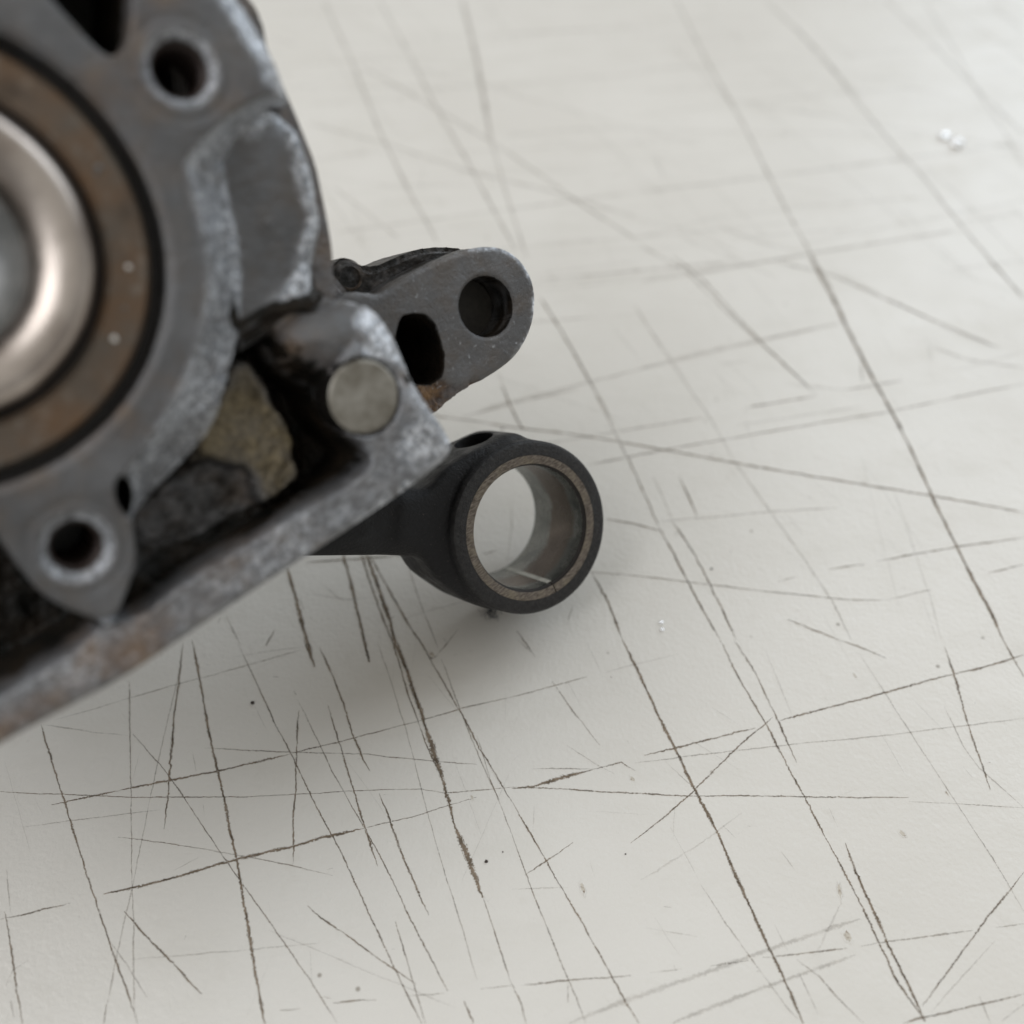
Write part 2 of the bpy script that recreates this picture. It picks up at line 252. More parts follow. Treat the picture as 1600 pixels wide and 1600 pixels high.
(0.52,0.1,[33.4,268.0,58.7,270.4,77.8,271.7]),
(0.48,0.125,[85.2,314.5,113.2,316.0]),
(0.36,1.35,[-29.1,115.9,-27.2,109.9,-25.5,103.8,-23.8,97.9,-22.6,93.7]),
(0.21,0.9,[-26.1,116.3,-23.1,107.4,-20.3,100.2,-18.3,94.9]),
(0.44,1.485,[-25.2,115.9,-22.6,109.1,-20.1,102.2,-18.8,97.5,-16.5,91.9]),
(0.23,1,[-24.5,115.4,-20.1,107.0,-16.4,100.2,-13.5,95.6]),
(0.13,0.6,[-18.3,115.0,-15.4,105.8,-12.4,97.9,-11.6,96.0]),
(0.22,0.8,[-34.9,113.6,-24.7,114.5,-17.3,115.2]),
(0.13,0.5,[-0.1,126.7,0.0,121.2,-0.8,114.1]),
(0.18,0.8,[-5.3,115.2,-1.9,116.4]),
(0.17,0.8,[0.8,99.6,3.7,94.7]),
(0.27,0.6,[-9.3,148.5,-0.9,151.7,12.7,156.2]),
(0.27,0.8,[-2.1,157.6,0.2,149.8,2.1,144.5]),
(0.21,0.5,[-19.1,102.6,-20.4,101.8]),
(0.15,0.5,[10.1,105.0,9.0,101.0]),
(0.13,0.4,[-34.1,107.0,-27.3,105.8,-24.0,106.2]),
(0.13,0.4,[-31.2,108.2,-27.9,105.4]),
(0.35,1.08,[-13.7,95.2,-12.8,94.3,-11.9,94.9]),
(0.16,0.8,[-11.9,95.1,-10.4,97.1,-8.9,99.8]),
(0.14,0.3,[-17.1,102.2,-10.7,104.6,-6.8,105.8]),
(0.39,1.35,[-38.2,112.5,-36.0,106.8,-33.5,99.1,-31.2,92.8]),
(0.13,0.5,[-59.9,90.4,-58.4,83.4,-56.4,75.4]),
(0.16,0.7,[-46.7,102.4,-43.7,97.1]),
(0.26,0.5,[-35.2,106.3,-34.3,103.8]),
(0.36,0.675,[-39.4,96.8,-38.6,99.6]),
(0.14,0.4,[-38.8,103.4,-36.9,104.3]),
(0.1,0.4,[-44.1,94.6,-37.7,95.9,-32.8,96.6]),
(0.11,0.3,[-32.3,109.2,-28.4,106.3])]

# ------------------------------------------------------------------ camera, light, exposure
sc = bpy.context.scene
col = sc.collection
cam_d = bpy.data.cameras.new('camera')
cam = bpy.data.objects.new('camera', cam_d)
col.objects.link(cam)
cam.location = (0, 0, D['H'] * MM)
cam.rotation_euler = (math.radians(40), 0, 0)
cam_d.sensor_width = 36
cam_d.lens = 18 / math.tan(math.radians(25))
cam_d.clip_start = 0.005
cam_d.clip_end = 20
cam_d.dof.use_dof = True
cam_d.dof.focus_distance = 0.157
cam_d.dof.aperture_fstop = 10.8
cam_d.dof.aperture_blades = 0
sc.camera = cam

w = bpy.data.worlds.new("World"); sc.world = w
w.use_nodes = True
nt = w.node_tree
bg = nt.nodes['Background']
tc = nt.nodes.new('ShaderNodeTexCoord')
sep = nt.nodes.new('ShaderNodeSeparateXYZ')
nt.links.new(tc.outputs['Generated'], sep.inputs[0])
rmp = nt.nodes.new('ShaderNodeValToRGB')
nt.links.new(sep.outputs['Z'], rmp.inputs[0])
rmp.color_ramp.elements[0].position = 0.0
rmp.color_ramp.elements[0].color = (.20, .20, .20, 1)
rmp.color_ramp.elements[1].position = 0.75
rmp.color_ramp.elements[1].color = (.495, .485, .458, 1)
nt.links.new(rmp.outputs[0], bg.inputs[0])
bg.inputs[1].default_value = 1.16

def area(name, loc, target, sx, sy, power, color):
    d = bpy.data.lights.new(name, 'AREA'); d.shape = 'RECTANGLE'; d.size = sx; d.size_y = sy
    d.energy = power; d.color = color
    o = bpy.data.objects.new(name, d); col.objects.link(o)
    o.location = loc
    o.rotation_euler = (Vector(target) - Vector(loc)).to_track_quat('-Z', 'Y').to_euler()
    return o
area('window_light', (1.25, 1.45, 1.05), (0.0, 0.12, 0.02), 1.5, 1.4, 21.0, (.80, .90, 1.0))
area('room_light', (-0.95, -0.35, 1.25), (0.0, 0.12, 0.02), 1.1, 1.1, 15.0, (.95, .965, 1.0))  # fill added at front left to brighten the lower-left table
sc.view_settings.view_transform = 'Standard'
sc.view_settings.look = 'None'
sc.view_settings.exposure = 0
sc.view_settings.gamma = 1

rng = np.random.default_rng(7)
random.seed(7)

# ------------------------------------------------------------------ helpers
def tag(o, label=None, cat=None, group=None, kind=None):
    if label: o['label'] = label
    if cat: o['category'] = cat
    if group: o['group'] = group
    if kind: o['kind'] = kind
    return o

def link_mesh(name, me, mat, parent=None):
    o = bpy.data.objects.new(name, me); col.objects.link(o)
    if mat and not me.materials: me.materials.append(mat)
    if parent: o.parent = parent
    return o

def N(m, t, **kw):
    n = m.node_tree.nodes.new(t)
    for k, v in kw.items(): setattr(n, k, v)
    return n
def newmat(name):
    m = bpy.data.materials.new(name); m.use_nodes = True
    return m, m.node_tree.nodes['Principled BSDF'], m.node_tree.links
def ramp(m, src, stops):
    r = N(m, 'ShaderNodeValToRGB'); m.node_tree.links.new(src, r.inputs[0])
    el = r.color_ramp.elements
    while len(el) < len(stops): el.new(.5)
    for e_, (p, c) in zip(el, stops):
        e_.position = p; e_.color = (c, c, c, 1) if not hasattr(c, '__len__') else (*c, 1)
    return r.outputs[0]
def noise(m, scale, detail=4, rough=.55, vec=None, stretch=None):
    L = m.node_tree.links
    tcn = N(m, 'ShaderNodeTexCoord'); v = vec or tcn.outputs['Object']
    if stretch:
        mp = N(m, 'ShaderNodeMapping'); mp.inputs['Scale'].default_value = stretch
        L.new(v, mp.inputs[0]); v = mp.outputs[0]
    n = N(m, 'ShaderNodeTexNoise'); n.inputs['Scale'].default_value = scale
    n.inputs['Detail'].default_value = detail; n.inputs['Roughness'].default_value = rough
    L.new(v, n.inputs['Vector'])
    return n.outputs['Fac']
def mixc(m, fac, a, b, blend='MIX'):
    L = m.node_tree.links
    x = N(m, 'ShaderNodeMix', data_type='RGBA', blend_type=blend)
    for s, v in ((x.inputs[0], fac), (x.inputs[6], a), (x.inputs[7], b)):
        if hasattr(v, 'is_linked') or isinstance(v, bpy.types.NodeSocket): L.new(v, s)
        elif hasattr(v, '__len__'): s.default_value = (*v, 1)
        else: s.default_value = v
    return x.outputs[2]
def math_(m, op, a, b=0.0, c=0.0, clamp=False):
    L = m.node_tree.links
    x = N(m, 'ShaderNodeMath', operation=op, use_clamp=clamp)
    for s, v in zip(x.inputs, (a, b, c)):
        if isinstance(v, bpy.types.NodeSocket): L.new(v, s)
        else: s.default_value = v
    return x.outputs[0]
def bump(m, bsdf, h, dist, strength=1.0, prev=None):
    b = N(m, 'ShaderNodeBump'); b.inputs['Distance'].default_value = dist; b.inputs['Strength'].default_value = strength
    m.node_tree.links.new(h, b.inputs['Height'])
    if prev: m.node_tree.links.new(prev, b.inputs['Normal'])
    m.node_tree.links.new(b.outputs[0], bsdf.inputs['Normal'])
    return b.outputs[0]
def attr(m, name):
    a = N(m, 'ShaderNodeAttribute'); a.attribute_name = name
    return a.outputs['Fac']

# ------------------------------------------------------------------ materials
def mat_table():
    m, b, L = newmat('table_laminate')
    n1 = noise(m, 22, 3); n2 = noise(m, 900, 4, .6); n3 = noise(m, 140, 5, .65)
    c = mixc(m, ramp(m, n1, [(.35, 0), (.65, 1)]), (.640, .614, .565), (.68, .656, .608))
    c = mixc(m, ramp(m, n3, [(.60, 0), (.78, .28)]), c, (.52, .49, .43))
    vo = N(m, 'ShaderNodeTexVoronoi'); vo.inputs['Scale'].default_value = 170
    L.new(N(m, 'ShaderNodeTexCoord').outputs['Object'], vo.inputs['Vector'])
    # dried drop ring
    vd = N(m, 'ShaderNodeVectorMath', operation='DISTANCE'); L.new(N(m, 'ShaderNodeTexCoord').outputs['Object'], vd.inputs[0])
    vd.inputs[1].default_value = (D['ring'][0] * MM, D['ring'][1] * MM, 0)
    rr = math_(m, 'MULTIPLY', math_(m, 'ADD', vd.outputs['Value'], math_(m, 'MULTIPLY', n3, .0022)), 100.0)
    c = mixc(m, math_(m, 'MULTIPLY', ramp(m, rr, [(.27, 0), (.33, .22), (.36, 0)]), ramp(m, n1, [(.4, 0), (.6, 1)])), c, (.40, .38, .33))
    sm_ = noise(m, 34, 5, .7, stretch=(1, 2.2, 1))
    c = mixc(m, ramp(m, sm_, [(.50, 0), (.74, .30)]), c, (.54, .515, .455))
    sp = ramp(m, vo.outputs['Distance'], [(.035, .75), (.07, 0)])
    sel = ramp(m, noise(m, 60, 2), [(.52, 0), (.58, 1)])
    c = mixc(m, math_(m, 'MULTIPLY', sp, sel), c, (.22, .19, .15))
    L.new(c, b.inputs['Base Color'])
    L.new(ramp(m, math_(m, 'MULTIPLY_ADD', sm_, .6, math_(m, 'MULTIPLY', n3, .4)), [(.35, .26), (.65, .46)]), b.inputs['Roughness'])
    b.inputs['Specular IOR Level'].default_value = .42
    p = bump(m, b, noise(m, 1400, 3, .5), .00009, 1.0)
    bump(m, b, noise(m, 520, 2, .5), .00016, .5, p)
    return m
def mat_scratch():
    m, b, L = newmat('scratch_groove')
    u = math_(m, 'ABSOLUTE', attr(m, 'u')); dk = attr(m, 'dark')
    edge = math_(m, 'MULTIPLY_ADD', noise(m, 4200, 3, .7), 3.4, -1.1)
    core = N(m, 'ShaderNodeMapRange', interpolation_type='SMOOTHSTEP')
    L.new(math_(m, 'SUBTRACT', u, edge), core.inputs[0])
    core.inputs[1].default_value = -.28; core.inputs[2].default_value = .22
    core.inputs[3].default_value = 1; core.inputs[4].default_value = 0
    gaps = ramp(m, noise(m, 260, 3, .7), [(.36, .5), (.50, 1)])
    a = math_(m, 'MULTIPLY', math_(m, 'MULTIPLY', core.outputs[0], dk), gaps, clamp=True)
    c = mixc(m, ramp(m, noise(m, 500, 3), [(.35, 0), (.65, 1)]), (.10, .078, .056), (.26, .205, .15))
    L.new(c, b.inputs['Base Color']); b.inputs['Roughness'].default_value = .75
    b.inputs['Specular IOR Level'].default_value = .15
    L.new(a, b.inputs['Alpha'])
    return m
def mat_lip():
    m, b, L = newmat('raised_burr')
    b.inputs['Base Color'].default_value = (.66, .64, .60, 1); b.inputs['Roughness'].default_value = .35
    return m
def mat_chip():
    m, b, L = newmat('chip_core')
    c = mixc(m, ramp(m, noise(m, 1800, 4), [(.3, 0), (.5, 1)]), (.16, .10, .06), (.52, .48, .41))
    L.new(c, b.inputs['Base Color']); b.inputs['Roughness'].default_value = .8
    bump(m, b, noise(m, 3000, 3), .0001, .8)
    return m
def mat_cast():
    m, b, L = newmat('cast_aluminium')
    oil = attr(m, 'oil'); ox = attr(m, 'ox'); tan = attr(m, 'tan'); rust = attr(m, 'rust')
    n1 = noise(m, 260, 6, .65); n2 = noise(m, 1600, 5, .7); n3 = noise(m, 90, 4, .6)
    c = mixc(m, ramp(m, n3, [(.35, 0), (.65, 1)]), (.098, .098, .100), (.155, .156, .160))
    c = mixc(m, ramp(m, n1, [(.45, 0), (.75, .5)]), c, (.12, .092, .066))
    c = mixc(m, ramp(m, n2, [(.66, 0), (.78, .45)]), c, (.30, .30, .31))
    c = mixc(m, ramp(m, n2, [(.27, .55), (.38, 0)]), c, (.03, .027, .025))
    tc_ = mixc(m, ramp(m, n2, [(.35, 0), (.65, 1)]), (.085, .066, .035), (.25, .20, .115))
    c = mixc(m, tan, c, tc_)
    rc_ = mixc(m, ramp(m, n1, [(.35, 0), (.65, 1)]), (.10, .045, .02), (.24, .145, .07))
    c = mixc(m, math_(m, 'MULTIPLY', rust, ramp(m, n1, [(.35, .25), (.6, 1)])), c, rc_)
    oxn = math_(m, 'MULTIPLY', ox, ramp(m, noise(m, 1100, 5, .75), [(.38, .25), (.55, 1)]), clamp=True)
    c = mixc(m, oxn, c, mixc(m, ramp(m, n2, [(.44, 0), (.56, 1)]), (.32, .345, .38), (.86, .89, .94)))  # scraped metal, tinted blue-white with the window's reflection painted in
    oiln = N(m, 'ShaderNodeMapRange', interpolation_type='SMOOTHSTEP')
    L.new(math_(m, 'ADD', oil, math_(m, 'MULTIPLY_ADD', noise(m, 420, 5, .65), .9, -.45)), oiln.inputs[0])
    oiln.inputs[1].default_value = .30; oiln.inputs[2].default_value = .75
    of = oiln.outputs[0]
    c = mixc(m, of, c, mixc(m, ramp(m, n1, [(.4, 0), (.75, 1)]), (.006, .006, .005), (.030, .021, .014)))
    L.new(c, b.inputs['Base Color'])
    met = math_(m, 'SUBTRACT', .52, math_(m, 'ADD', math_(m, 'MULTIPLY', of, .52), math_(m, 'MULTIPLY', tan, .52)), clamp=True)
    L.new(met, b.inputs['Metallic'])
    r = N(m, 'ShaderNodeMix', data_type='FLOAT'); L.new(of, r.inputs[0])
    L.new(ramp(m, n2, [(.3, .34), (.7, .54)]), r.inputs[2]); r.inputs[3].default_value = .38
    L.new(math_(m, 'MULTIPLY_ADD', of, -.3, .5), b.inputs['Specular IOR Level'])
    L.new(r.outputs[0], b.inputs['Roughness'])
    p = bump(m, b, noise(m, 1300, 5, .7), .00028, .8)
    bump(m, b, noise(m, 330, 4, .6), .0006, .45, p)
    return m
def mat_rod():
    m, b, L = newmat('forged_black_steel')
    n1 = noise(m, 400, 5, .65)
    c = mixc(m, ramp(m, n1, [(.35, 0), (.7, 1)]), (.005, .005, .006), (.012, .0115, .012))
    c = mixc(m, attr(m, 'ox'), c, mixc(m, ramp(m, noise(m, 1500, 4, .7), [(.35, 0), (.7, 1)]), (.016, .0155, .016), (.040, .038, .037)))
    c = mixc(m, ramp(m, noise(m, 2600, 3, .6), [(.66, 0), (.74, .5)]), c, (.13, .11, .10))
    c = mixc(m, ramp(m, noise(m, 130, 4, .6), [(.58, 0), (.72, .35)]), c, (.045, .048, .05))
    L.new(c, b.inputs['Base Color']); b.inputs['Metallic'].default_value = .25
    L.new(ramp(m, n1, [(.3, .32), (.62, .60)]), b.inputs['Roughness']); b.inputs['Specular IOR Level'].default_value = .44
    p = bump(m, b, noise(m, 2300, 5, .65), .00022, 1.0)
    bump(m, b, noise(m, 700, 3, .6), .0003, .4, p)
    return m
def mat_steel(name, c1, c2, rough, metal=1.0, scale=500, stretch=None, bmp=.00006):
    m, b, L = newmat(name)
    n = noise(m, scale, 5, .65, stretch=stretch)
    L.new(mixc(m, ramp(m, n, [(.35, 0), (.65, 1)]), c1, c2), b.inputs['Base Color'])
    b.inputs['Metallic'].default_value = metal
    L.new(ramp(m, n, [(.3, rough * .8), (.7, min(1, rough * 1.3))]), b.inputs['Roughness'])
    bump(m, b, n, bmp, .6)
    return m
def mat_bronze_face():
    m, b, L = newmat('bush_end_bronze')
    n = noise(m, 2600, 3, .6, stretch=(.45, 1.9, 1)); n2 = noise(m, 350, 4)
    c = mixc(m, ramp(m, n, [(.38, 0), (.62, 1)]), (.085, .070, .058), (.25, .215, .18))
    c = mixc(m, ramp(m, n2, [(.5, 0), (.7, .55)]), c, (.26, .225, .16))
    L.new(c, b.inputs['Base Color']); b.inputs['Metallic'].default_value = .6; b.inputs['Roughness'].default_value = .42
    bump(m, b, n, .00012, .8)
    return m
def mat_bore():
    m, b, L = newmat('bush_bore_steel')
    t = N(m, 'ShaderNodeTexCoord'); s = N(m, 'ShaderNodeSeparateXYZ'); L.new(t.outputs['Object'], s.inputs[0])
    n = noise(m, 300, 5, .65); n2 = noise(m, 900, 4, .7)
    band = ramp(m, math_(m, 'ADD', math_(m, 'MULTIPLY', s.outputs['Z'], -62.5), math_(m, 'MULTIPLY_ADD', n, .25, -.125)),
                [(.20, 0), (.26, 1), (.60, 1), (.68, 0)])
    c = mixc(m, ramp(m, n, [(.35, 0), (.65, 1)]), (.17, .178, .168), (.30, .30, .28))
    c = mixc(m, math_(m, 'MULTIPLY', band, .75), c, (.15, .115, .092))
    c = mixc(m, ramp(m, n2, [(.66, 0), (.74, .8)]), c, (.05, .045, .04))
    L.new(c, b.inputs['Base Color']); b.inputs['Metallic'].default_value = .85
    L.new(ramp(m, n, [(.3, .17), (.7, .34)]), b.inputs['Roughness'])
    bump(m, b, n2, .00005, .6)
    return m
def mat_race():
    m, b, L = newmat('rusty_race')
    n = noise(m, 110, 5, .6); n2 = noise(m, 700, 5, .65)
    c = mixc(m, ramp(m, n, [(.38, 0), (.62, 1)]), (.115, .098, .080), (.155, .090, .048))
    c = mixc(m, ramp(m, n2, [(.55, 0), (.8, .7)]), c, (.26, .24, .21))
    c = mixc(m, ramp(m, noise(m, 150, 3), [(.60, 0), (.72, .8)]), c, (.07, .05, .035))
    L.new(c, b.inputs['Base Color']); b.inputs['Metallic'].default_value = .45; b.inputs['Roughness'].default_value = .5
    bump(m, b, n2, .0002, .7)
    return m
def mat_plain(name, c, rough=.6, metal=0.0):
    m, b, L = newmat(name)
    n = noise(m, 900, 4)
    L.new(mixc(m, ramp(m, n, [(.35, 0), (.65, 1)]), [v * .75 for v in c], [min(1, v * 1.2) for v in c]), b.inputs['Base Color'])
    b.inputs['Roughness'].default_value = rough; b.inputs['Metallic'].default_value = metal
    return m

# ------------------------------------------------------------------ table
MT = mat_table()
def slab(name, x0, x1, y0, y1, top, thick, mat):
    bm = bmesh.new()
    bmesh.ops.create_cube(bm, size=1)
    for v in bm.verts:
        v.co = Vector(((x0 + x1) / 2 + v.co.x * (x1 - x0), (y0 + y1) / 2 + v.co.y * (y1 - y0), top - thick / 2 + v.co.z * thick))
    bmesh.ops.bevel(bm, geom=bm.edges[:], offset=.002, segments=3, affect='EDGES')
    me = bpy.data.meshes.new(name); bm.to_mesh(me); bm.free()
    return link_mesh(name, me, mat)
table = slab('table_top', -.75, .75, -.25, .60, 0, .028, MT)
tag(table, kind='structure')

def scratch_mesh():
    V = []; Fc = []; U = []; Dk = []
    BV = []; BF = []
    k = 0
    def ribbon(pts, w, dk, z):
        nonlocal k
        P = [np.array(pts[i:i + 2]) for i in range(0, len(pts), 2)]
        out = []
        for a, b2 in zip(P[:-1], P[1:]):
            L_ = np.linalg.norm(b2 - a); n = max(1, int(L_ / .45))
            for i in range(n): out.append(a + (b2 - a) * i / n)
        out.append(P[-1]); Q = np.array(out); m_ = len(Q)
        if m_ < 2: return
        T = np.gradient(Q, axis=0); T /= np.linalg.norm(T, axis=1)[:, None] + 1e-9
        Nn = np.c_[-T[:, 1], T[:, 0]]
        wob = np.interp(np.arange(m_), np.arange(0, m_ + 12, 6), rng.normal(0, .035, len(np.arange(0, m_ + 12, 6))))
        wob += rng.normal(0, .045 * min(1, w * 4), m_)
        Q = Q + Nn * wob[:, None]
        s = np.linspace(0, 1, m_)
        tap = np.clip(np.minimum(s, 1 - s) * m_ / 7, .15, 1) ** .6
        ww = w * .80 * tap * np.clip(np.interp(np.arange(m_), np.arange(0, m_ + 8, 4), 1 + rng.normal(0, .22, len(np.arange(0, m_ + 8, 4)))), .4, 1.8)
        if w >= .17 and m_ > 6:          # laminate pushed up beside the deeper cuts
            for sd_ in (-1, 1):
                hh = np.clip(np.interp(np.arange(m_), np.arange(0, m_ + 6, 3), rng.normal(.004, .028, len(np.arange(0, m_ + 6, 3)))), 0, .07) * tap
                b0 = len(BV)
                for i in range(m_):
                    c_ = Q[i] + Nn[i] * sd_ * (ww[i] * .62)
                    for o_, z_ in ((-.045, -.002), (0, hh[i]), (.06, -.002)):
                        p = c_ + Nn[i] * sd_ * o_
                        BV.append((p[0] * MM, p[1] * MM, z_ * MM))
                for i in range(m_ - 1):
                    if hh[i] <= .001 and hh[i + 1] <= .001: continue
                    for j in (0, 1):
                        a0 = b0 + i * 3 + j; BF.append((a0, a0 + 1, a0 + 4, a0 + 3))
        base = len(V)
        for i in range(m_):
            for u_ in (-1, 0, 1):
                p = Q[i] + Nn[i] * ww[i] * u_
                V.append((p[0] * MM, p[1] * MM, z)); U.append(float(u_)); Dk.append(dk)
        for i in range(m_ - 1):
            for j in (0, 1):
                a0 = base + i * 3 + j
                Fc.append((a0, a0 + 1, a0 + 4, a0 + 3))
    z = .00002
    for w_, dk, pts in S:
        ribbon(pts, max(w_, .10), dk, z); z += .0000004
    # hairline marks too fine to follow one by one
    def seen(x, y):
        dz = -D['H']; a_ = math.radians(40)
        zc = -(y * math.sin(a_) * -1 * -1 * -1 + dz * math.cos(a_)) ; yc = y * math.cos(a_) + dz * math.sin(a_)
        zc = y * math.sin(a_) - dz * math.cos(a_)
        k_ = math.tan(math.radians(26)); return abs(x / zc) < k_ and abs(yc / zc) < k_
    for i in range(420):   # the cuts go on over the rest of the board
        x, y = rng.uniform(-330, 380), rng.uniform(-180, 520)
        a = rng.choice([.22, 2.0, 2.05, 1.75, 2.3, -.45, .1]) + rng.normal(0, .12); l = rng.gamma(2.0, 26)
        x1, y1 = x + math.cos(a) * l, y + math.sin(a) * l
        if any(seen(x + (x1 - x) * t, y + (y1 - y) * t) for t in np.linspace(0, 1, 9)): continue
        ribbon([x, y, (x + x1) / 2 + rng.normal(0, .5), (y + y1) / 2 + rng.normal(0, .5), x1, y1], rng.uniform(.10, .28), rng.uniform(.3, 1), z); z += .0000002
    for i in range(75):    # old faint cuts far back
        x, y = rng.uniform(-90, 170), rng.uniform(170, 330)
        a = rng.choice([.12, .2, 2.0, -.4]) + rng.normal(0, .07); l = rng.uniform(25, 90)
        ribbon([x, y, x + math.cos(a) * l, y + math.sin(a) * l], rng.uniform(.12, .22), rng.uniform(.12, .34), z); z += .0000002
    for i in range(620):
        x, y = rng.uniform(-110, 170), rng.uniform(30, 330)
        a = rng.choice([.25, 1.95, 2.1, 1.7, -.5]) + rng.normal(0, .25); l = rng.gamma(1.5, 5)
        ribbon([x, y, x + math.cos(a) * l, y + math.sin(a) * l], rng.uniform(.05, .10), rng.uniform(.08, .36), z); z += .0000002
    for i in range(120):   # short nicks
        x, y = rng.uniform(-90, 130), rng.uniform(40, 260)
        a = rng.uniform(0, 6.3); l = rng.uniform(.3, 1.1)
        ribbon([x, y, x + math.cos(a) * l, y + math.sin(a) * l], rng.uniform(.08, .22), rng.uniform(.3, .9), z); z += .0000002
    global BURR
    BURR = (BV, BF)
    me = bpy.data.meshes.new('knife_scratches'); me.from_pydata(V, [], Fc)
    for nm, arr in (('u', U), ('dark', Dk)):
        at = me.attributes.new(nm, 'FLOAT', 'POINT'); at.data.foreach_set('value', np.array(arr, dtype=np.float32))
    return me
o = link_mesh('knife_scratches', scratch_mesh(), mat_scratch(), table); tag(o, kind='stuff')
me = bpy.data.meshes.new('scratch_burr'); me.from_pydata(BURR[0], [], BURR[1])
for p in me.polygons: p.use_smooth = True
o = link_mesh('scratch_burr', me, MT, table); tag(o, kind='stuff')

# chips in the laminate: a torn hollow with a raised rim
MC, ML = mat_chip(), mat_lip()
for i, (x, y, a, b_) in enumerate(D['chips']):
    bm = bmesh.new()
    n = 22; rings = []
    ang = 1.95 + rng.normal(0, .2)
    jit = 1 + rng.normal(0, .16, n)
    for (k, zz) in ((1.45, .012), (1.12, .10 if i < 5 else .05), (.9, .035), (.45, .03)):
        r_ = []
        for j in range(n):
            t = 2 * math.pi * j / n
            px_, py_ = math.cos(t) * a * k * jit[j] * .6, math.sin(t) * b_ * k * jit[j] * .6
            if k == 1.12: zz2 = zz * (.4 + .9 * abs(math.sin(t * .5 + i)))
            else: zz2 = zz
            r_.append(bm.verts.new(((x + px_ * math.cos(ang) - py_ * math.sin(ang)) * MM, (y + px_ * math.sin(ang) + py_ * math.cos(ang)) * MM, zz2 * MM)))
        rings.append(r_)
    for q in range(3):
        for j in range(n):
            f = bm.faces.new((rings[q][j], rings[q][(j + 1) % n], rings[q + 1][(j + 1) % n], rings[q + 1][j]))
            f.material_index = 0 if q < 2 else 1; f.smooth = True
    f = bm.faces.new(rings[3]); f.material_index = 1
    me = bpy.data.meshes.new('laminate_chip'); bm.to_mesh(me); bm.free()
    me.materials.append(MT); me.materials.append(MC)
    link_mesh('laminate_chip', me, None, table)

# ------------------------------------------------------------------ numpy field tools
def sdp(px, py, poly):
    d = np.full(px.shape, 1e9); s = np.ones(px.shape)
    n = len(poly)
    for i in range(n):
        ax, ay = poly[i]; bx, by = poly[i - 1]
        ex, ey = bx - ax, by - ay; wx, wy = px - ax, py - ay
        t = np.clip((wx * ex + wy * ey) / (ex * ex + ey * ey + 1e-12), 0, 1)
        dx, dy = wx - ex * t, wy - ey * t
        d = np.minimum(d, dx * dx + dy * dy)
        c1 = py >= ay; c2 = py < by; c3 = ex * wy > ey * wx
        s = np.where((c1 & c2 & c3) | (~c1 & ~c2 & ~c3), -s, s)
    return s * np.sqrt(d)
def sm(a, b, x):
    t = np.clip((x - a) / (b - a), 0, 1); return t * t * (3 - 2 * t)
def vnoise(x, y, scale, seed):
    r = np.random.default_rng(seed); G = r.random((256, 256))
    u, v = x / scale + 37.3, y / scale + 91.7
    iu, iv = np.floor(u).astype(int), np.floor(v).astype(int); fu, fv = u - iu, v - iv
    fu = fu * fu * (3 - 2 * fu); fv = fv * fv * (3 - 2 * fv)
    g = lambda a, b: G[a % 256, b % 256]
    return (g(iu, iv) * (1 - fu) + g(iu + 1, iv) * fu) * (1 - fv) + (g(iu, iv + 1) * (1 - fu) + g(iu + 1, iv + 1) * fu) * fv
def fbm(x, y, scale, seed, oc=4):
    r = 0; a = .5
    for i in range(oc): r = r + a * (vnoise(x, y, scale, seed + i) - .5) * 2; scale *= .5; a *= .5
    return r
def top(sd, z, w, fl=-60.0):
    return z - (z - fl) * sm(0, w, sd)

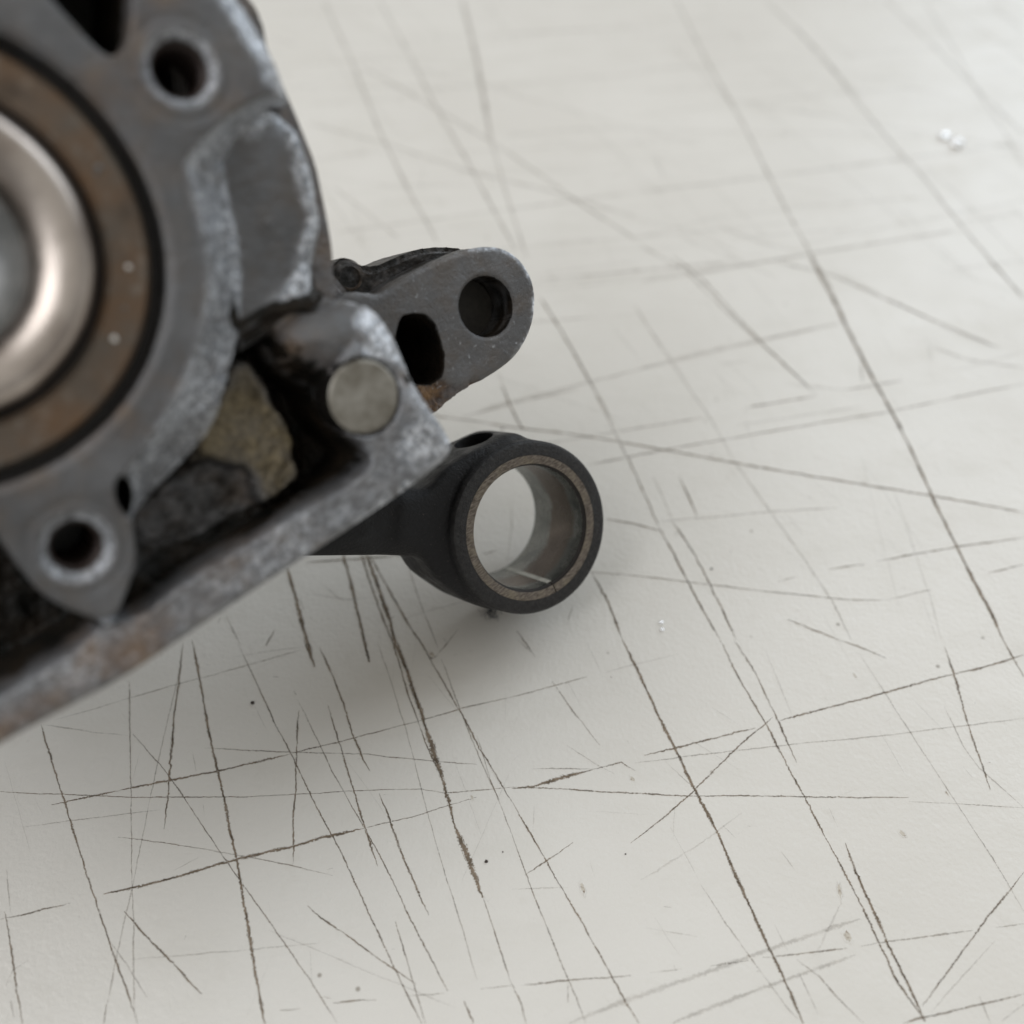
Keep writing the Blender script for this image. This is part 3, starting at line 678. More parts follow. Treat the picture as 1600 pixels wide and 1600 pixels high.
def height_mesh(name, bounds, res, sdf, hfun, zback, afun, wob=.12, wall_oil=.35):
    """A cast block: relief on its face, real walls down to zback round its outline and its bores."""
    xs = np.arange(bounds[0], bounds[1], res); ys = np.arange(bounds[2], bounds[3], res)
    X, Y = np.meshgrid(xs, ys, indexing='ij')
    sd = sdf(X, Y)
    gx, gy = np.gradient(sd, res)
    gl = np.sqrt(gx * gx + gy * gy) + 1e-9
    snap = np.abs(sd) < .62 * res
    X = np.where(snap, X - sd * gx / gl, X); Y = np.where(snap, Y - sd * gy / gl, Y)
    ins = sd < .62 * res
    Z = hfun(X, Y, np.where(snap, 0, sd))
    idx = -np.ones(X.shape, int)
    cell = ins[:-1, :-1] & ins[1:, :-1] & ins[1:, 1:] & ins[:-1, 1:]
    use = np.zeros(X.shape, bool)
    use[:-1, :-1] |= cell; use[1:, :-1] |= cell; use[1:, 1:] |= cell; use[:-1, 1:] |= cell
    idx[use] = np.arange(use.sum())
    V = np.c_[X[use], Y[use], Z[use]]
    q = np.stack([idx[:-1, :-1][cell], idx[1:, :-1][cell], idx[1:, 1:][cell], idx[:-1, 1:][cell]], 1)
    at = {k: v[use] for k, v in afun(X, Y, sd, Z).items()}
    e = np.concatenate([q[:, [0, 1]], q[:, [1, 2]], q[:, [2, 3]], q[:, [3, 0]]])
    key = np.sort(e, 1); kk = key[:, 0] * 10 ** 7 + key[:, 1]
    u, inv, cnt = np.unique(kk, return_inverse=True, return_counts=True)
    be = e[cnt[inv] == 1]
    bv = np.unique(be); K = 14
    zt = V[bv, 2]
    faces = [q]; cur = dict(zip(bv.tolist(), bv.tolist()))
    # duplicate the rim so the wall shades with its own normals
    allV = [V]; base = len(V)
    m = {int(b): i for i, b in enumerate(bv)}
    e0 = np.array([m[int(x)] for x in be[:, 0]]); e1 = np.array([m[int(x)] for x in be[:, 1]])
    nb = len(bv)
    for kx in range(K + 1):
        f = kx / K
        z_ = zt + (zback - zt) * f
        w1 = fbm(V[bv, 0] * 1.0 + z_ * .9, V[bv, 1] * 1.0 - z_ * .7, 3.0, 55) * wob * (0 if kx == 0 else 1)
        allV.append(np.c_[V[bv, 0] + w1, V[bv, 1] + w1 * .6, z_])
    for kx in range(K):
        a = base + kx * nb; b = a + nb
        faces.append(np.stack([a + e1, a + e0, b + e0, b + e1], 1))
    V = np.concatenate(allV); Q = np.concatenate(faces)
    me = bpy.data.meshes.new(name)
    me.vertices.add(len(V)); me.vertices.foreach_set('co', (V * MM).astype(np.float32).ravel())
    me.loops.add(len(Q) * 4); me.loops.foreach_set('vertex_index', Q.astype(np.int32).ravel())
    me.polygons.add(len(Q)); me.polygons.foreach_set('loop_start', np.arange(len(Q), dtype=np.int32) * 4)
    me.polygons.foreach_set('loop_total', np.full(len(Q), 4, dtype=np.int32))
    me.polygons.foreach_set('use_smooth', np.ones(len(Q), bool))
    me.update(calc_edges=True); me.validate()
    for k, v in at.items():
        rows = [v]
        for kx in range(K + 1):
            wv = v[bv]
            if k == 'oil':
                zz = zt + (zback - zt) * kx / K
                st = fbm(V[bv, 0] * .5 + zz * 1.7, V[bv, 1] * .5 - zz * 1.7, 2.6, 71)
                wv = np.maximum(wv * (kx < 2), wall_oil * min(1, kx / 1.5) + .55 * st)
            elif k == 'ox' and kx > 1: wv = wv * .15
            rows.append(wv)
        full = np.concatenate(rows)
        a_ = me.attributes.new(k, 'FLOAT', 'POINT'); a_.data.foreach_set('value', np.clip(full, 0, 1).astype(np.float32))
    return me

# ------------------------------------------------------------------ the engine's own frame
Mw = Matrix([(*D['M'][i], 0) for i in range(3)] + [(0, 0, 0, 1)])
ORG = Vector(D['O']) * MM
def frame_empty(name, base_local):
    """Empty at base_local (mm, engine frame) turned to the engine's frame."""
    o = bpy.data.objects.new(name, None); col.objects.link(o)
    o.empty_display_size = .01
    b = Vector(base_local) * MM
    o.matrix_world = Matrix.Translation(ORG + Mw.to_3x3() @ b) @ Mw
    o['_b'] = list(b)
    return o
def under(o, e, loc=(0, 0, 0)):
    o.parent = e; o.location = Vector(loc) * MM - Vector(e['_b'])
    return o
def lathe(name, prof, mat, seg=160, a0=0, a1=360, smooth=True, closed=True):
    """Profile of (r, z) in mm turned round local Z."""
    full = abs(a1 - a0) >= 360
    V = []; Fc = []; n = len(prof); ns = seg if full else seg + 1
    for i in range(ns):
        t = math.radians(a0 + (a1 - a0) * i / seg)
        for r, z in prof: V.append((r * math.cos(t) * MM, r * math.sin(t) * MM, z * MM))
    for i in range(seg):
        j = (i + 1) % ns
        for k in range(n if closed else n - 1):
            l = (k + 1) % n
            Fc.append((i * n + k, j * n + k, j * n + l, i * n + l))
    if not full and closed:
        Fc.append(tuple(range(n))); Fc.append(tuple((ns - 1) * n + k for k in reversed(range(n))))
    me = bpy.data.meshes.new(name); me.from_pydata(V, [], Fc)
    bm = bmesh.new(); bm.from_mesh(me); bmesh.ops.recalc_face_normals(bm, faces=bm.faces)
    for f in bm.faces: f.smooth = smooth
    for e_ in bm.edges:
        if len(e_.link_faces) == 2 and e_.calc_face_angle(0) > math.radians(32): e_.smooth = False
    bm.to_mesh(me); bm.free()
    return me

# ------------------------------------------------------------------ crankcase
def chaikin(P, n=1):
    for _ in range(n):
        Q = []
        for i in range(len(P)):
            a, b = P[i], P[(i + 1) % len(P)]
            Q += [[.78 * a[0] + .22 * b[0], .78 * a[1] + .22 * b[1]], [.22 * a[0] + .78 * b[0], .22 * a[1] + .78 * b[1]]]
        P = Q
    return P
for k_, n_ in (('lug', 2), ('lugpit', 2), ('pad', 2), ('lowfloor', 1), ('dome', 2), ('rib', 1), ('main', 1), ('mainin', 1), ('outline', 1), ('rim', 1), ('paneld', 2), ('hole_top', 2), ('notch', 2), ('oxdome', 1)):
    D[k_] = chaikin(D[k_], n_)
CAST = mat_cast()
BC = (0.0, 0.0)
R_BORE = 21.8
base_pt = Vector(Mw.to_3x3().inverted() @ (Vector((D['O'][0], D['O'][1] - 20, 0)) - Vector(D['O'])))
case = frame_empty('crankcase', base_pt)
tag(case, 'worn grey cast aluminium engine casing with a rusty bearing, over the scratched white table', 'engine part')

def case_sdf(X, Y):
    s = sdp(X, Y, D['outline'])
    b = R_BORE - np.hypot(X - BC[0], Y - BC[1])
    for bx, by, br in D['bolts']:
        b = np.maximum(b, br - np.hypot(X - bx, Y - by))
    s = s + .10 * fbm(X, Y, 2.0, 21)
    return np.maximum(s, b)
def rawfields(X, Y):
    f = {k: sdp(X, Y, D[k]) for k in ('main', 'mainin', 'hole_top', 'notch', 'rim', 'panel', 'paneld', 'dome', 'ledge', 'pad', 'lowfloor', 'oxdome', 'oxcorner', 'rustrim', 'domedark', 'outline')}
    wx = X + 1.5 * fbm(X, Y, 3.2, 201); wy = Y + 1.5 * fbm(X, Y, 3.2, 207)
    for k in ('pad', 'lowfloor', 'domedark', 'rustrim'): f[k] = sdp(wx, wy, D[k])
    return f
_c = {}
def case_h(X, Y, sd):
    f = rawfields(X, Y); _c.clear(); _c.update(f)
    rb = np.hypot(X - BC[0], Y - BC[1])
    n_s = fbm(X, Y, 1.2, 3); n_m = fbm(X, Y, 5, 9); n_l = fbm(X, Y, 14, 12)
    h = -15.0 + 1.2 * n_m + .3 * n_s
    h = np.maximum(h, top(f['lowfloor'] + 1.6 * n_m, -9.5, 6.5, -16) + 1.1 * n_m + .35 * n_s)
    h = np.maximum(h, top(f['pad'] + 1.1 * n_m + .4 * n_s, -7.4, 3.4, -16) + .5 * n_s + .5 * n_m)
    h = np.maximum(h, top(f['ledge'], -5.0, 1.2, -16) - .7 * np.abs(np.sin(Y * 2.1 - X * .25 + n_m)) + .2 * n_s)
    d = np.clip(-f['dome'] / 4.5, 0, 1)
    dome = -7.0 + 5.1 * np.sqrt(1 - (1 - d) ** 2)
    h = np.maximum(h, np.where(f['dome'] < 0, dome, top(f['dome'], -7.0, 2.5, -16)) + .25 * n_m + .10 * n_s)
    # lower shelf beside the ring, its scraped outer lip
    lip = sm(-.3, .9, f['paneld']) * sm(-6.5, -4.0, f['outline'])
    grow = .9 + 1.8 * sm(-13.5, -9, Y)
    pz = -4.9 + .35 * lip - 2.4 * sm(-2.2, .3, f['outline']) * lip
    pz = pz + .10 * n_m + (.05 + .22 * lip) * n_s
    h = np.maximum(h, top(f['panel'] - grow, 0, 1.4, -16) + pz)
    # bearing housing face with its sloping shoulder
    t = np.clip(f['mainin'] / (f['mainin'] - np.minimum(f['main'], -1e-3)), 0, 1)
    t = np.where(f['mainin'] < 0, 0, t)
    mz = -4.6 * (t * t * (3 - 2 * t) * .6 + t * .4) + .06 * n_m + .035 * n_s + .16 * n_s * sm(0, .6, t)
    h = np.maximum(h, np.where(f['main'] < 0, mz, top(f['main'], 0, .7, -16) + np.where(f['main'] < .7, mz, 0)))
    ring = rb - 26.0
    h = np.maximum(h, top(ring, 0, .8, -16) + .05 * n_m)
    # base flange rim
    rz = -1.0 + .10 * n_m + .06 * n_s - 3.0 * sm(37.0, 44.0, X + .42 * (Y + 39)) * sm(-44, -33, Y)
    h = np.maximum(h, top(f['rim'], 0, .9, -16) + rz)
    # bored and cast hollows
    h = np.minimum(h, np.where(f['hole_top'] < .8, -15 + 15 * sm(-.9, .8, f['hole_top']) + .05 * n_m, 99))
    h = np.minimum(h, np.where(f['notch'] < .6, -8 + 8 * sm(-.8, .6, f['notch']), 99))
    for (bx, by, br), cf in zip(D['bolts'], (1.0, 1.2)):
        r = np.hypot(X - bx, Y - by)
        h = h - .9 * (1 - sm(br, br + cf, r + .12 * n_s))
        h = h - .12 * np.exp(-((r - br - 2.1) / .35) ** 2)
    h = h - .5 * (1 - sm(R_BORE, R_BORE + .8, rb))
    px, py, pr = D['plug']; r = np.hypot(X - px, Y - py)
    h = np.where(r < pr + .25, np.minimum(h, -3.2), h)
    # worn outer edge
    d = np.clip(-f['outline'], 0, 1.0)
    h = h - .75 * (1 - np.sqrt(1 - (1 - d) ** 2)) - .25 * np.clip(n_s, 0, 1) * (1 - d)
    # broad scraped bevel down the right-hand side
    h = h - 2.0 * sm(-3.0, .2, f['outline'] + .3 * n_s) * sm(-14, -8, Y) * sm(20, 26, X) * (1 - sm(-.3, .6, -f['panel']))
    kx_, ky_ = D['knuckle']; h = h - 2.6 * np.exp(-(((X - kx_) ** 2 + (Y - ky_) ** 2) / 2.4 ** 2))
    # casting pip and pits
    sx, sy = D['spot']; r = np.hypot(X - sx, Y - sy)
    h = h + .5 * np.exp(-(r / .35) ** 2) + .15 * np.exp(-((r - .8) / .25) ** 2) * vnoise(X, Y, .4, 5)
    return h
def case_a(X, Y, sd, Z):
    f = _c
    n_s = fbm(X, Y, 1.5, 31); n_m = fbm(X, Y, 6, 41); n_l = fbm(X, Y, 12, 47)
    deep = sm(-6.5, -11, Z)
    inpad = 1 - sm(-.9, 1.2, f['pad'] + 1.6 * n_m + .5 * n_s)
    inlow = 1 - sm(-2.5, 3.0, f['lowfloor'] + 2.5 * n_m)
    onmain = 1 - sm(-.2, .4, f['main'])
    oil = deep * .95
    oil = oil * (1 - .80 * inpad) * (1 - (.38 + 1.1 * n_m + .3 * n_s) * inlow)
    oil = np.maximum(oil, (1 - sm(-1.5, 1.2, f['domedark'] + .3 + 1.5 * n_m)) * (1 - inpad) * .95 * sm(-.4, .4, f['rim']))
    oil = np.maximum(oil, (1 - sm(-.5, .5, f['ledge'])) * sm(-.35, .35, np.sin(Y * 2.1 - X * .25 + n_m * 2)) * .8)
    oil = np.maximum(oil, inpad * (.20 + .55 * np.clip(n_m + .2 * n_s, -.3, 1) + .25 * sm(-2.2, .2, f['pad'])))
    oil = np.maximum(oil, inlow * (.40 + .5 * n_m) * (1 - inpad))
    oil = np.maximum(oil, (1 - sm(0, .8, f['hole_top'])) * .95)
    oil = np.maximum(oil, (1 - sm(0, .5, f['notch'])) * .9)
    oil = np.maximum(oil, sm(.15, .5, f['rim']) * (1 - sm(1.4, 3.2, f['rim'] + 1.2 * n_m)) * (1 - inpad) * (f['main'] > .3) * (f['panel'] > .3) * sm(.2, 1.6, f['dome']))
    oil = np.maximum(oil, .35 * sm(.9, .1, np.abs(f['rim'])) * sm(-.4, .4, n_m))
    t = np.clip(f['mainin'] / (f['mainin'] - np.minimum(f['main'], -1e-3)), 0, 1)
    band = onmain * sm(.02, .25, t) * np.where(f['mainin'] > 0, 1, 0)
    ox = band * (.58 + .28 * n_s + .5 * n_m)  # sloping shoulder paled in colour because it faces the window
    lip = sm(-.4, .5, f['paneld'] + .5 * n_s) * sm(-7.5, -4.5, f['outline']) * (1 - sm(-.2, .3, f['panel'])) * (1 - onmain)
    edge = sm(-3.2, -1.6, f['outline'] + .8 * n_s) * sm(18, 26, X)
    ox = np.maximum(ox, lip * (.75 + .6 * n_s))
    up = sm(-22, -12, Y)
    ox = np.maximum(ox, edge * up * (.8 + .5 * n_s))  # scraped bevel, painted paler still for the window light on it
    ox = np.maximum(ox, .95 * (1 - sm(-.7, .5, f['oxdome'] + 1.0 * n_s)))  # white highlight painted on the dome's right side
    ox = np.maximum(ox, (.62 + .5 * n_s) * (1 - sm(-1.5, 1.5, f['oxcorner'] + 1.8 * n_s)))  # corner scraped in places, its bluish window sheen put into the colour
    ox = np.maximum(ox, .9 * sm(-1.3, -.1, f['outline'] + 1.0 * n_s) * sm(20, 28, X) * sm(.0, .4, n_m + .3))
    ox = np.maximum(ox, (.16 + .5 * np.clip(n_m + n_l * .6, 0, 1)) * (1 - sm(0, .3, f['rim'])) * (1 + n_s))
    oil = oil * (1 - .9 * (1 - sm(-.7, .4, f['oxdome'])))
    for bx, by, br in D['bolts']:
        r = np.hypot(X - bx, Y - by)
        ox = np.maximum(ox, .6 * np.exp(-((r - br - .5) / .45) ** 2))
        oil = np.maximum(oil, 1 - sm(br - .1, br + .25, r))
    seam_ = np.minimum(np.abs(f['panel'] - .2), 9) ; low_ = sm(-14, -18, Y)
    oil = np.maximum(oil, (1 - sm(.1, 1.3, np.abs(f['panel'] - .5) + .8 * n_m)) * low_ * .95)
    oil = np.maximum(oil, .95 * sm(.02, .35, n_m + .35 * n_s) * (1 - sm(-.5, 2.5, f['dome'])) * sm(-1, 1, f['oxdome']))
    oil = np.maximum(oil, .8 * (1 - sm(.05, .7, np.abs(f['main'] - .25) + .5 * n_s)) * sm(-.2, .3, n_m + .1) * sm(-16, -20, Y))
    tan = np.clip(inpad * (.9 + .5 * n_s), 0, 1) + .35 * (1 - sm(-1, 2.5, f['pad'] + 1.5 * n_m)) * (1 - inpad)
    rust = .8 * (1 - sm(-1.5, 1.5, f['rustrim'] + 2.0 * n_m))
    rust = np.maximum(rust, .55 * inlow * sm(-.3, .3, n_l)); rust = np.maximum(rust, .65 * (1 - sm(-1, 1.0, f['dome'])) * sm(-.3, .4, n_m))
    rust = np.maximum(rust, .30 * deep * sm(0, .6, n_m))
    rust = np.maximum(rust, .25 * sm(.1, .5, n_l))
    return dict(oil=oil, ox=np.clip(ox, 0, 1), tan=tan, rust=rust)
ol = np.array(D['outline'])
me = height_mesh('casting_front', (ol[:, 0].min() - 1, ol[:, 0].max() + 1, ol[:, 1].min() - 1, ol[:, 1].max() + 1), .22,
                 case_sdf, case_h, -22, case_a)
under(link_mesh('casting_front', me, CAST), case)

# lug on the rear half, seen beyond the corner
lh = D['lughole']
def lug_sdf(X, Y):
    s = sdp(X, Y, D['lug']) + .05 * fbm(X, Y, 1.0, 77)
    return np.maximum(s, lh[2] - np.hypot(X - lh[0], Y - lh[1]))
def lug_h(X, Y, sd):
    n_s = fbm(X, Y, .9, 61); n_m = fbm(X, Y, 4, 63)
    o_ = sdp(X, Y, D['lug']); pit = sdp(X, Y, D['lugpit'])
    h = -20 + .05 * n_m + .04 * n_s
    d = np.clip(-o_, 0, .8) / .8
    h = h - .45 * (1 - np.sqrt(1 - (1 - d) ** 2))
    h = h - 12 * (1 - sm(-.7, .2, pit + .35 + .12 * n_m))
    h = h - .9 * (1 - sm(-.5, .9, sdp(X, Y, D['lugrust']))) * (1 + n_s)
    r = np.hypot(X - lh[0], Y - lh[1]); h = h - .35 * (1 - sm(lh[2], lh[2] + .4, r))
    return h
def lug_a(X, Y, sd, Z):
    n_s = fbm(X, Y, 1.0, 81); n_m = fbm(X, Y, 4, 83)
    o_ = sdp(X, Y, D['lug']); pit = sdp(X, Y, D['lugpit'])
    oil = (1 - sm(-.5, .5, pit + .35 * n_m)) + .45 * (1 - sm(56, 50, X) * 0) * 0  # pit coloured black to stand for the shade of a deep hollow
    ox = .95 * np.exp(-(np.clip(-o_, 0, 9) / .5) ** 2) * sm(58, 64, X) * (.6 + 1.6 * n_s) + .45 * sm(.86, .95, vnoise(X, Y, .32, 90)) * sm(.35, .6, vnoise(X, Y, 2.5, 91))  # right edge: pale nicks with their glint painted in; random specks elsewhere
    rust = .9 * (1 - sm(-.5, .8, sdp(X, Y, D['lugrust']) + .6 * n_m)) + .04
    r = np.hypot(X - lh[0], Y - lh[1]); oil = np.maximum(oil, 1 - sm(lh[2] - .1, lh[2] + .15, r))
    return dict(oil=np.clip(oil, 0, 1), ox=np.clip(ox, 0, 1), tan=0 * X, rust=rust)
ol = np.array(D['lug'])
me = height_mesh('mounting_lug', (ol[:, 0].min() - 1, ol[:, 0].max() + 1, ol[:, 1].min() - 1, ol[:, 1].max() + 1), .16,
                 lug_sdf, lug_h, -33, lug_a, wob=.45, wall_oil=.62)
lug = under(link_mesh('mounting_lug', me, CAST), case)

# blind end of the lug bore
def disc(name, r, z, mat, r0=0.0):
    return lathe(name, [(max(r0, .01), z), (r, z), (r, z - .6), (max(r0, .01), z - .6)], mat, 48)
OILM = mat_plain('old_oil', (.008, .007, .006), .35)  # near-black tone for hole floors and the plug's side
RUSTM = mat_plain('rusty_metal', (.10, .06, .035), .7, .2)
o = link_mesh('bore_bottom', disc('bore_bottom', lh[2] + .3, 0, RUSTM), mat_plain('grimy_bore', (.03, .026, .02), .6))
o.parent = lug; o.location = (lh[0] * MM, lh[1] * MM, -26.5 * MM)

# the rear half of the case: thick plates behind, set back so that the rod has its slot
def prism(name, poly, z0, z1, bev, mat, parent, shrink=0.0, fb=.4):
    P = np.array(poly); c = P.mean(0)
    P = c + (P - c) * (1 - shrink)
    bm = bmesh.new()
    a = [bm.verts.new((p[0] * MM, p[1] * MM, z0 * MM)) for p in P]
    f = bm.faces.new(a)
    r = bmesh.ops.extrude_face_region(bm, geom=[f])
    bmesh.ops.translate(bm, verts=[v for v in r['geom'] if isinstance(v, bmesh.types.BMVert)], vec=(0, 0, (z1 - z0) * MM))
    bmesh.ops.recalc_face_normals(bm, faces=bm.faces)
    if bev: bmesh.ops.bevel(bm, geom=bm.edges[:], offset=bev * MM, segments=3, affect='EDGES')
    me = bpy.data.meshes.new(name); bm.to_mesh(me); bm.free()
    for f in me.polygons: f.use_smooth = True
    me.set_sharp_from_angle(angle=math.radians(40))
    for k, v in (('oil', fb), ('ox', .1), ('tan', 0.0), ('rust', .3)):
        at = me.attributes.new(k, 'FLOAT', 'POINT'); at.data.foreach_set('value', np.full(len(me.vertices), v, np.float32))
    return under(link_mesh(name, me, mat), parent)
web = D['web']
prism('casting_web', web, -30, -8.5, .5, CAST, case, fb=.30)
nx, ny, nr = D['nub']
tube = lathe('hollow_stud', [(nr * .45, -36), (nr * .45, -28.2), (nr * .7, -27.4), (nr * 1.0, -27.6), (nr * 1.25, -28.8), (nr * 1.3, -36)], CAST, 64)
for k, v in (('oil', .58), ('ox', .05), ('tan', .1), ('rust', .5)):
    at = tube.attributes.new(k, 'FLOAT', 'POINT'); at.data.foreach_set('value', np.full(len(tube.vertices), v, np.float32))
under(link_mesh('hollow_stud', tube, CAST), case, (nx, ny, 0))
prism('rib', D['rib'], -40, -27.5, .9, CAST, case, fb=.62)
o = under(link_mesh('stud_core', disc('stud_core', nr * .56, 0, OILM), RUSTM), case, (nx, ny, -29.5))
ol = [p for p in D['outline']]
mid = [(-62, -10), (-40, -20), (-18, -22), (6, -18), (26, -14), (36, -22), (44, -26), (39, -6), (34, 14), (22, 34), (0, 42), (-34, 40), (-60, 20)]
prism('case_middle', mid, -50, -21.5, 1.2, CAST, case)
outp = np.array(D['outline']); cc = outp.mean(0)
back = [tuple(cc + (p - cc) * .93) for p in outp[::2]]

prism('case_foot', [(-40, -30), (-38, -39.5), (-14, -41), (-10, -36), (-12, -5), (-36, 4)], -88.4, -49, .8, CAST, case)
# ------- bearing
bear = under(link_mesh('outer_race', lathe('outer_race', [(16.05, -9), (16.05, -1.2), (16.5, -.75), (19.9, -.75), (20.35, -1.3), (20.35, -9)], None), mat_race()), case, (0, 0, 0))
DARK = mat_plain('dark_seal_rubber', (.022, .018, .016), .55)
under(link_mesh('bore_seat', lathe('bore_seat', [(20.4, -9.5), (20.4, -4.2), (21.95, -4.0), (21.95, -9.5)], None), DARK), case)  # gap floor coloured dark for the shade in a deep groove
under(link_mesh('seal_ring', lathe('seal_ring', [(15.1, -9), (15.1, -2.0), (15.5, -1.7), (16.0, -1.9), (16.0, -9)], None), DARK), case)
prof = [(9.2, -9)] + [(9.2 + 5.9 * (1 - math.cos(t)) / 2, -1.9 + 3.3 * math.sin(t) ** .9 + .9 * math.cos(t) * -1) for t in np.linspace(.05, math.pi - .12, 34)] + [(15.1, -9)]
STEEL = mat_steel('polished_steel', (.30, .255, .225), (.50, .445, .40), .33, 1.0, 130, None, .00015)
under(link_mesh('inner_race', lathe('inner_race', prof, None, 200), STEEL), case)
GREY = mat_steel('dull_steel', (.13, .135, .135), (.24, .24, .235), .45, .9, 300)
under(link_mesh('shaft_sleeve', lathe('shaft_sleeve', [(4.8, -12), (4.8, -6.0), (5.2, -5.2), (6.2, -4.2), (7.4, -3.6), (8.5, -3.3), (9.18, -3.25), (9.18, -12)], None, 160), GREY), case)
under(link_mesh('shaft_bore', disc('shaft_bore', 4.9, 0, OILM), OILM), case, (0, 0, -11))
# rolling dirt stuck on the race
for i in range(5):
    t = rng.uniform(-1.2, .3); r = rng.uniform(17.0, 19.6)
    bm = bmesh.new(); bmesh.ops.create_icosphere(bm, subdivisions=2, radius=rng.uniform(.12, .40) * MM)
    for v in bm.verts: v.co = v.co * (1 + .35 * mnoise.noise(v.co * 4000 + Vector((i, 0, 0)))); v.co.z *= .5
    me = bpy.data.meshes.new('grit'); bm.to_mesh(me); bm.free()
    for f in me.polygons: f.use_smooth = True
    under(link_mesh('grit', me, GREY if i % 3 else mat_lip()), case, (r * math.cos(t), r * math.sin(t), -.7))

# plug pressed into the corner boss
px, py, pr = D['plug']
me = lathe('dowel_plug', [(.01, -6), (.01, -1.25), (pr * .5, -1.22), (pr - .3, -1.28), (pr, -1.5), (pr, -6)], None, 96)
PL = mat_steel('plug_steel', (.17, .155, .125), (.30, .285, .25), .5, .45, 420, None, .00015)
me.materials.append(PL); me.materials.append(OILM)
for p in me.polygons:
    if abs(p.normal.z) < .3: p.material_index = 1
under(link_mesh('dowel_plug', me, None), case, (px, py, 0))
# bolt hole depths: dark threads inside
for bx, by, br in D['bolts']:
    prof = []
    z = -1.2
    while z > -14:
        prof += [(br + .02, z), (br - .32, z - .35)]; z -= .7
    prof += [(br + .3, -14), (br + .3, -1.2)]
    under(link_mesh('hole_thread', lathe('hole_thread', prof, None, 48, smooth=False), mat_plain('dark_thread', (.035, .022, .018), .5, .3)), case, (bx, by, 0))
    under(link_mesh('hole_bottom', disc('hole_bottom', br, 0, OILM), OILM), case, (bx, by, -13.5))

# ------------------------------------------------------------------ connecting rod
ex, ey, ez = D['eye']
rod_low = np.array(D['rodlow']) - np.array([ex, ey])
dirv = (rod_low[0] - rod_low[1]); dirv = dirv / np.linalg.norm(dirv)
perp = np.array([-dirv[1], dirv[0]])
if perp @ (-rod_low[0]) < 0: perp = -perp       # points from the visible lower edge across the beam
HW = float(-(rod_low[1] @ perp))                # lower edge distance from the axis through the eye
Rm = Mw.to_3x3()
zup = Rm.transposed() @ Vector((0, 0, 1))
low = Vector((-zup.x, -zup.y, 0)).normalized() * 13
rod = frame_empty('connecting_rod', (ex + low.x, ey + low.y, ez - 16))
tag(rod, 'black forged connecting rod with a bronze bush in its round eye, under the casing', 'connecting rod')
def rb(v): return (v[0] + ex, v[1] + ey, v[2] + ez)
tmp = []
def tmpobj(me):
    o = bpy.data.objects.new('tmp', me); col.objects.link(o); tmp.append(o); return o
bm = bmesh.new()
def add_poly_prism(poly, z0, z1):
    a = [bm.verts.new((p[0] * MM, p[1] * MM, z0 * MM)) for p in poly]; b_ = [bm.verts.new((p[0] * MM, p[1] * MM, z1 * MM)) for p in poly]
    n = len(a)
    bm.faces.new(a[::-1]); bm.faces.new(b_)
    for i in range(n): bm.faces.new((a[i], a[(i + 1) % n], b_[(i + 1) % n], b_[i]))
circ = [(13.3 * math.cos(t), 13.3 * math.sin(t)) for t in np.linspace(0, 2 * math.pi, 97)[:-1]]
add_poly_prism(circ, -17.2, 1.2)
def lp(u, v): return tuple(dirv * u + perp * v)
hw = HW
beam = [lp(6, -12.2), lp(10.5, -10.6), lp(13.5, -hw - 1.0), lp(17, -hw - .15), lp(22, -hw + .0), lp(70, -hw - 1.2), lp(70, hw + 1.2), lp(22, hw), lp(17, hw + .2), lp(13.5, hw + 1.2), lp(10.5, 10.8), lp(6, 12.2)]
add_poly_prism(beam, -12.6, -3.4)
flare = [lp(4, -13.2), lp(8, -12.0), lp(11, -10.3), lp(14, -8.4), lp(17, -hw * .85), lp(21, -hw * .6), lp(21, hw * .6), lp(17, hw * .85), lp(14, 8.4), lp(11, 10.3), lp(8, 12.0), lp(4, 13.2)]
mid_ = [lp(4, -12), lp(10, -hw - .8), lp(20, -hw + .8), lp(30, -hw + 2), lp(30, hw - 2), lp(20, hw - .8), lp(10, hw + .8), lp(4, 12)]
add_poly_prism(mid_, -13.4, -2.7)
add_poly_prism(flare, -14.4, -1.8)
# oil boss at the top of the eye
ov = np.array(D['oil']) - np.array([ex, ey]); ov = ov / np.linalg.norm(ov)
ot = np.array([-ov[1], ov[0]])
blob = [tuple(ov * a + ot * b) for a, b in ((8, -8.0), (13.3, -5.4), (14.3, -3.0), (14.3, 3.0), (13.3, 5.4), (8, 8.0))]
add_poly_prism(blob, -13.6, -2.2)
bmesh.ops.recalc_face_normals(bm, faces=bm.faces)
me = bpy.data.meshes.new('rod_body'); bm.to_mesh(me); bm.free()
ro = tmpobj(me)
r_ = ro.modifiers.new('r', 'REMESH'); r_.mode = 'VOXEL'; r_.voxel_size = .00038
s_ = ro.modifiers.new('s', 'SMOOTH'); s_.factor = .5; s_.iterations = 60
def cutter(me):
    c = tmpobj(me); b = ro.modifiers.new('b', 'BOOLEAN'); b.operation = 'DIFFERENCE'; b.object = c; b.solver = 'EXACT'; return c
cutter(lathe('c1', [(.0001, 0), (12.6, 0), (12.95, -.12), (13.4, -.7), (16, -1.2), (90, -1.2), (90, 6), (.0001, 6)], None, 128, closed=False) )
cutter(lathe('c2', [(.0001, -16), (12.4, -16), (14, -15.0), (90, -15.0), (90, -22), (.0001, -22)], None, 128, closed=False))
cutter(lathe('c3', [(.0001, 5), (11.12, 5), (11.12, -25), (.0001, -25)], None, 160, closed=False))
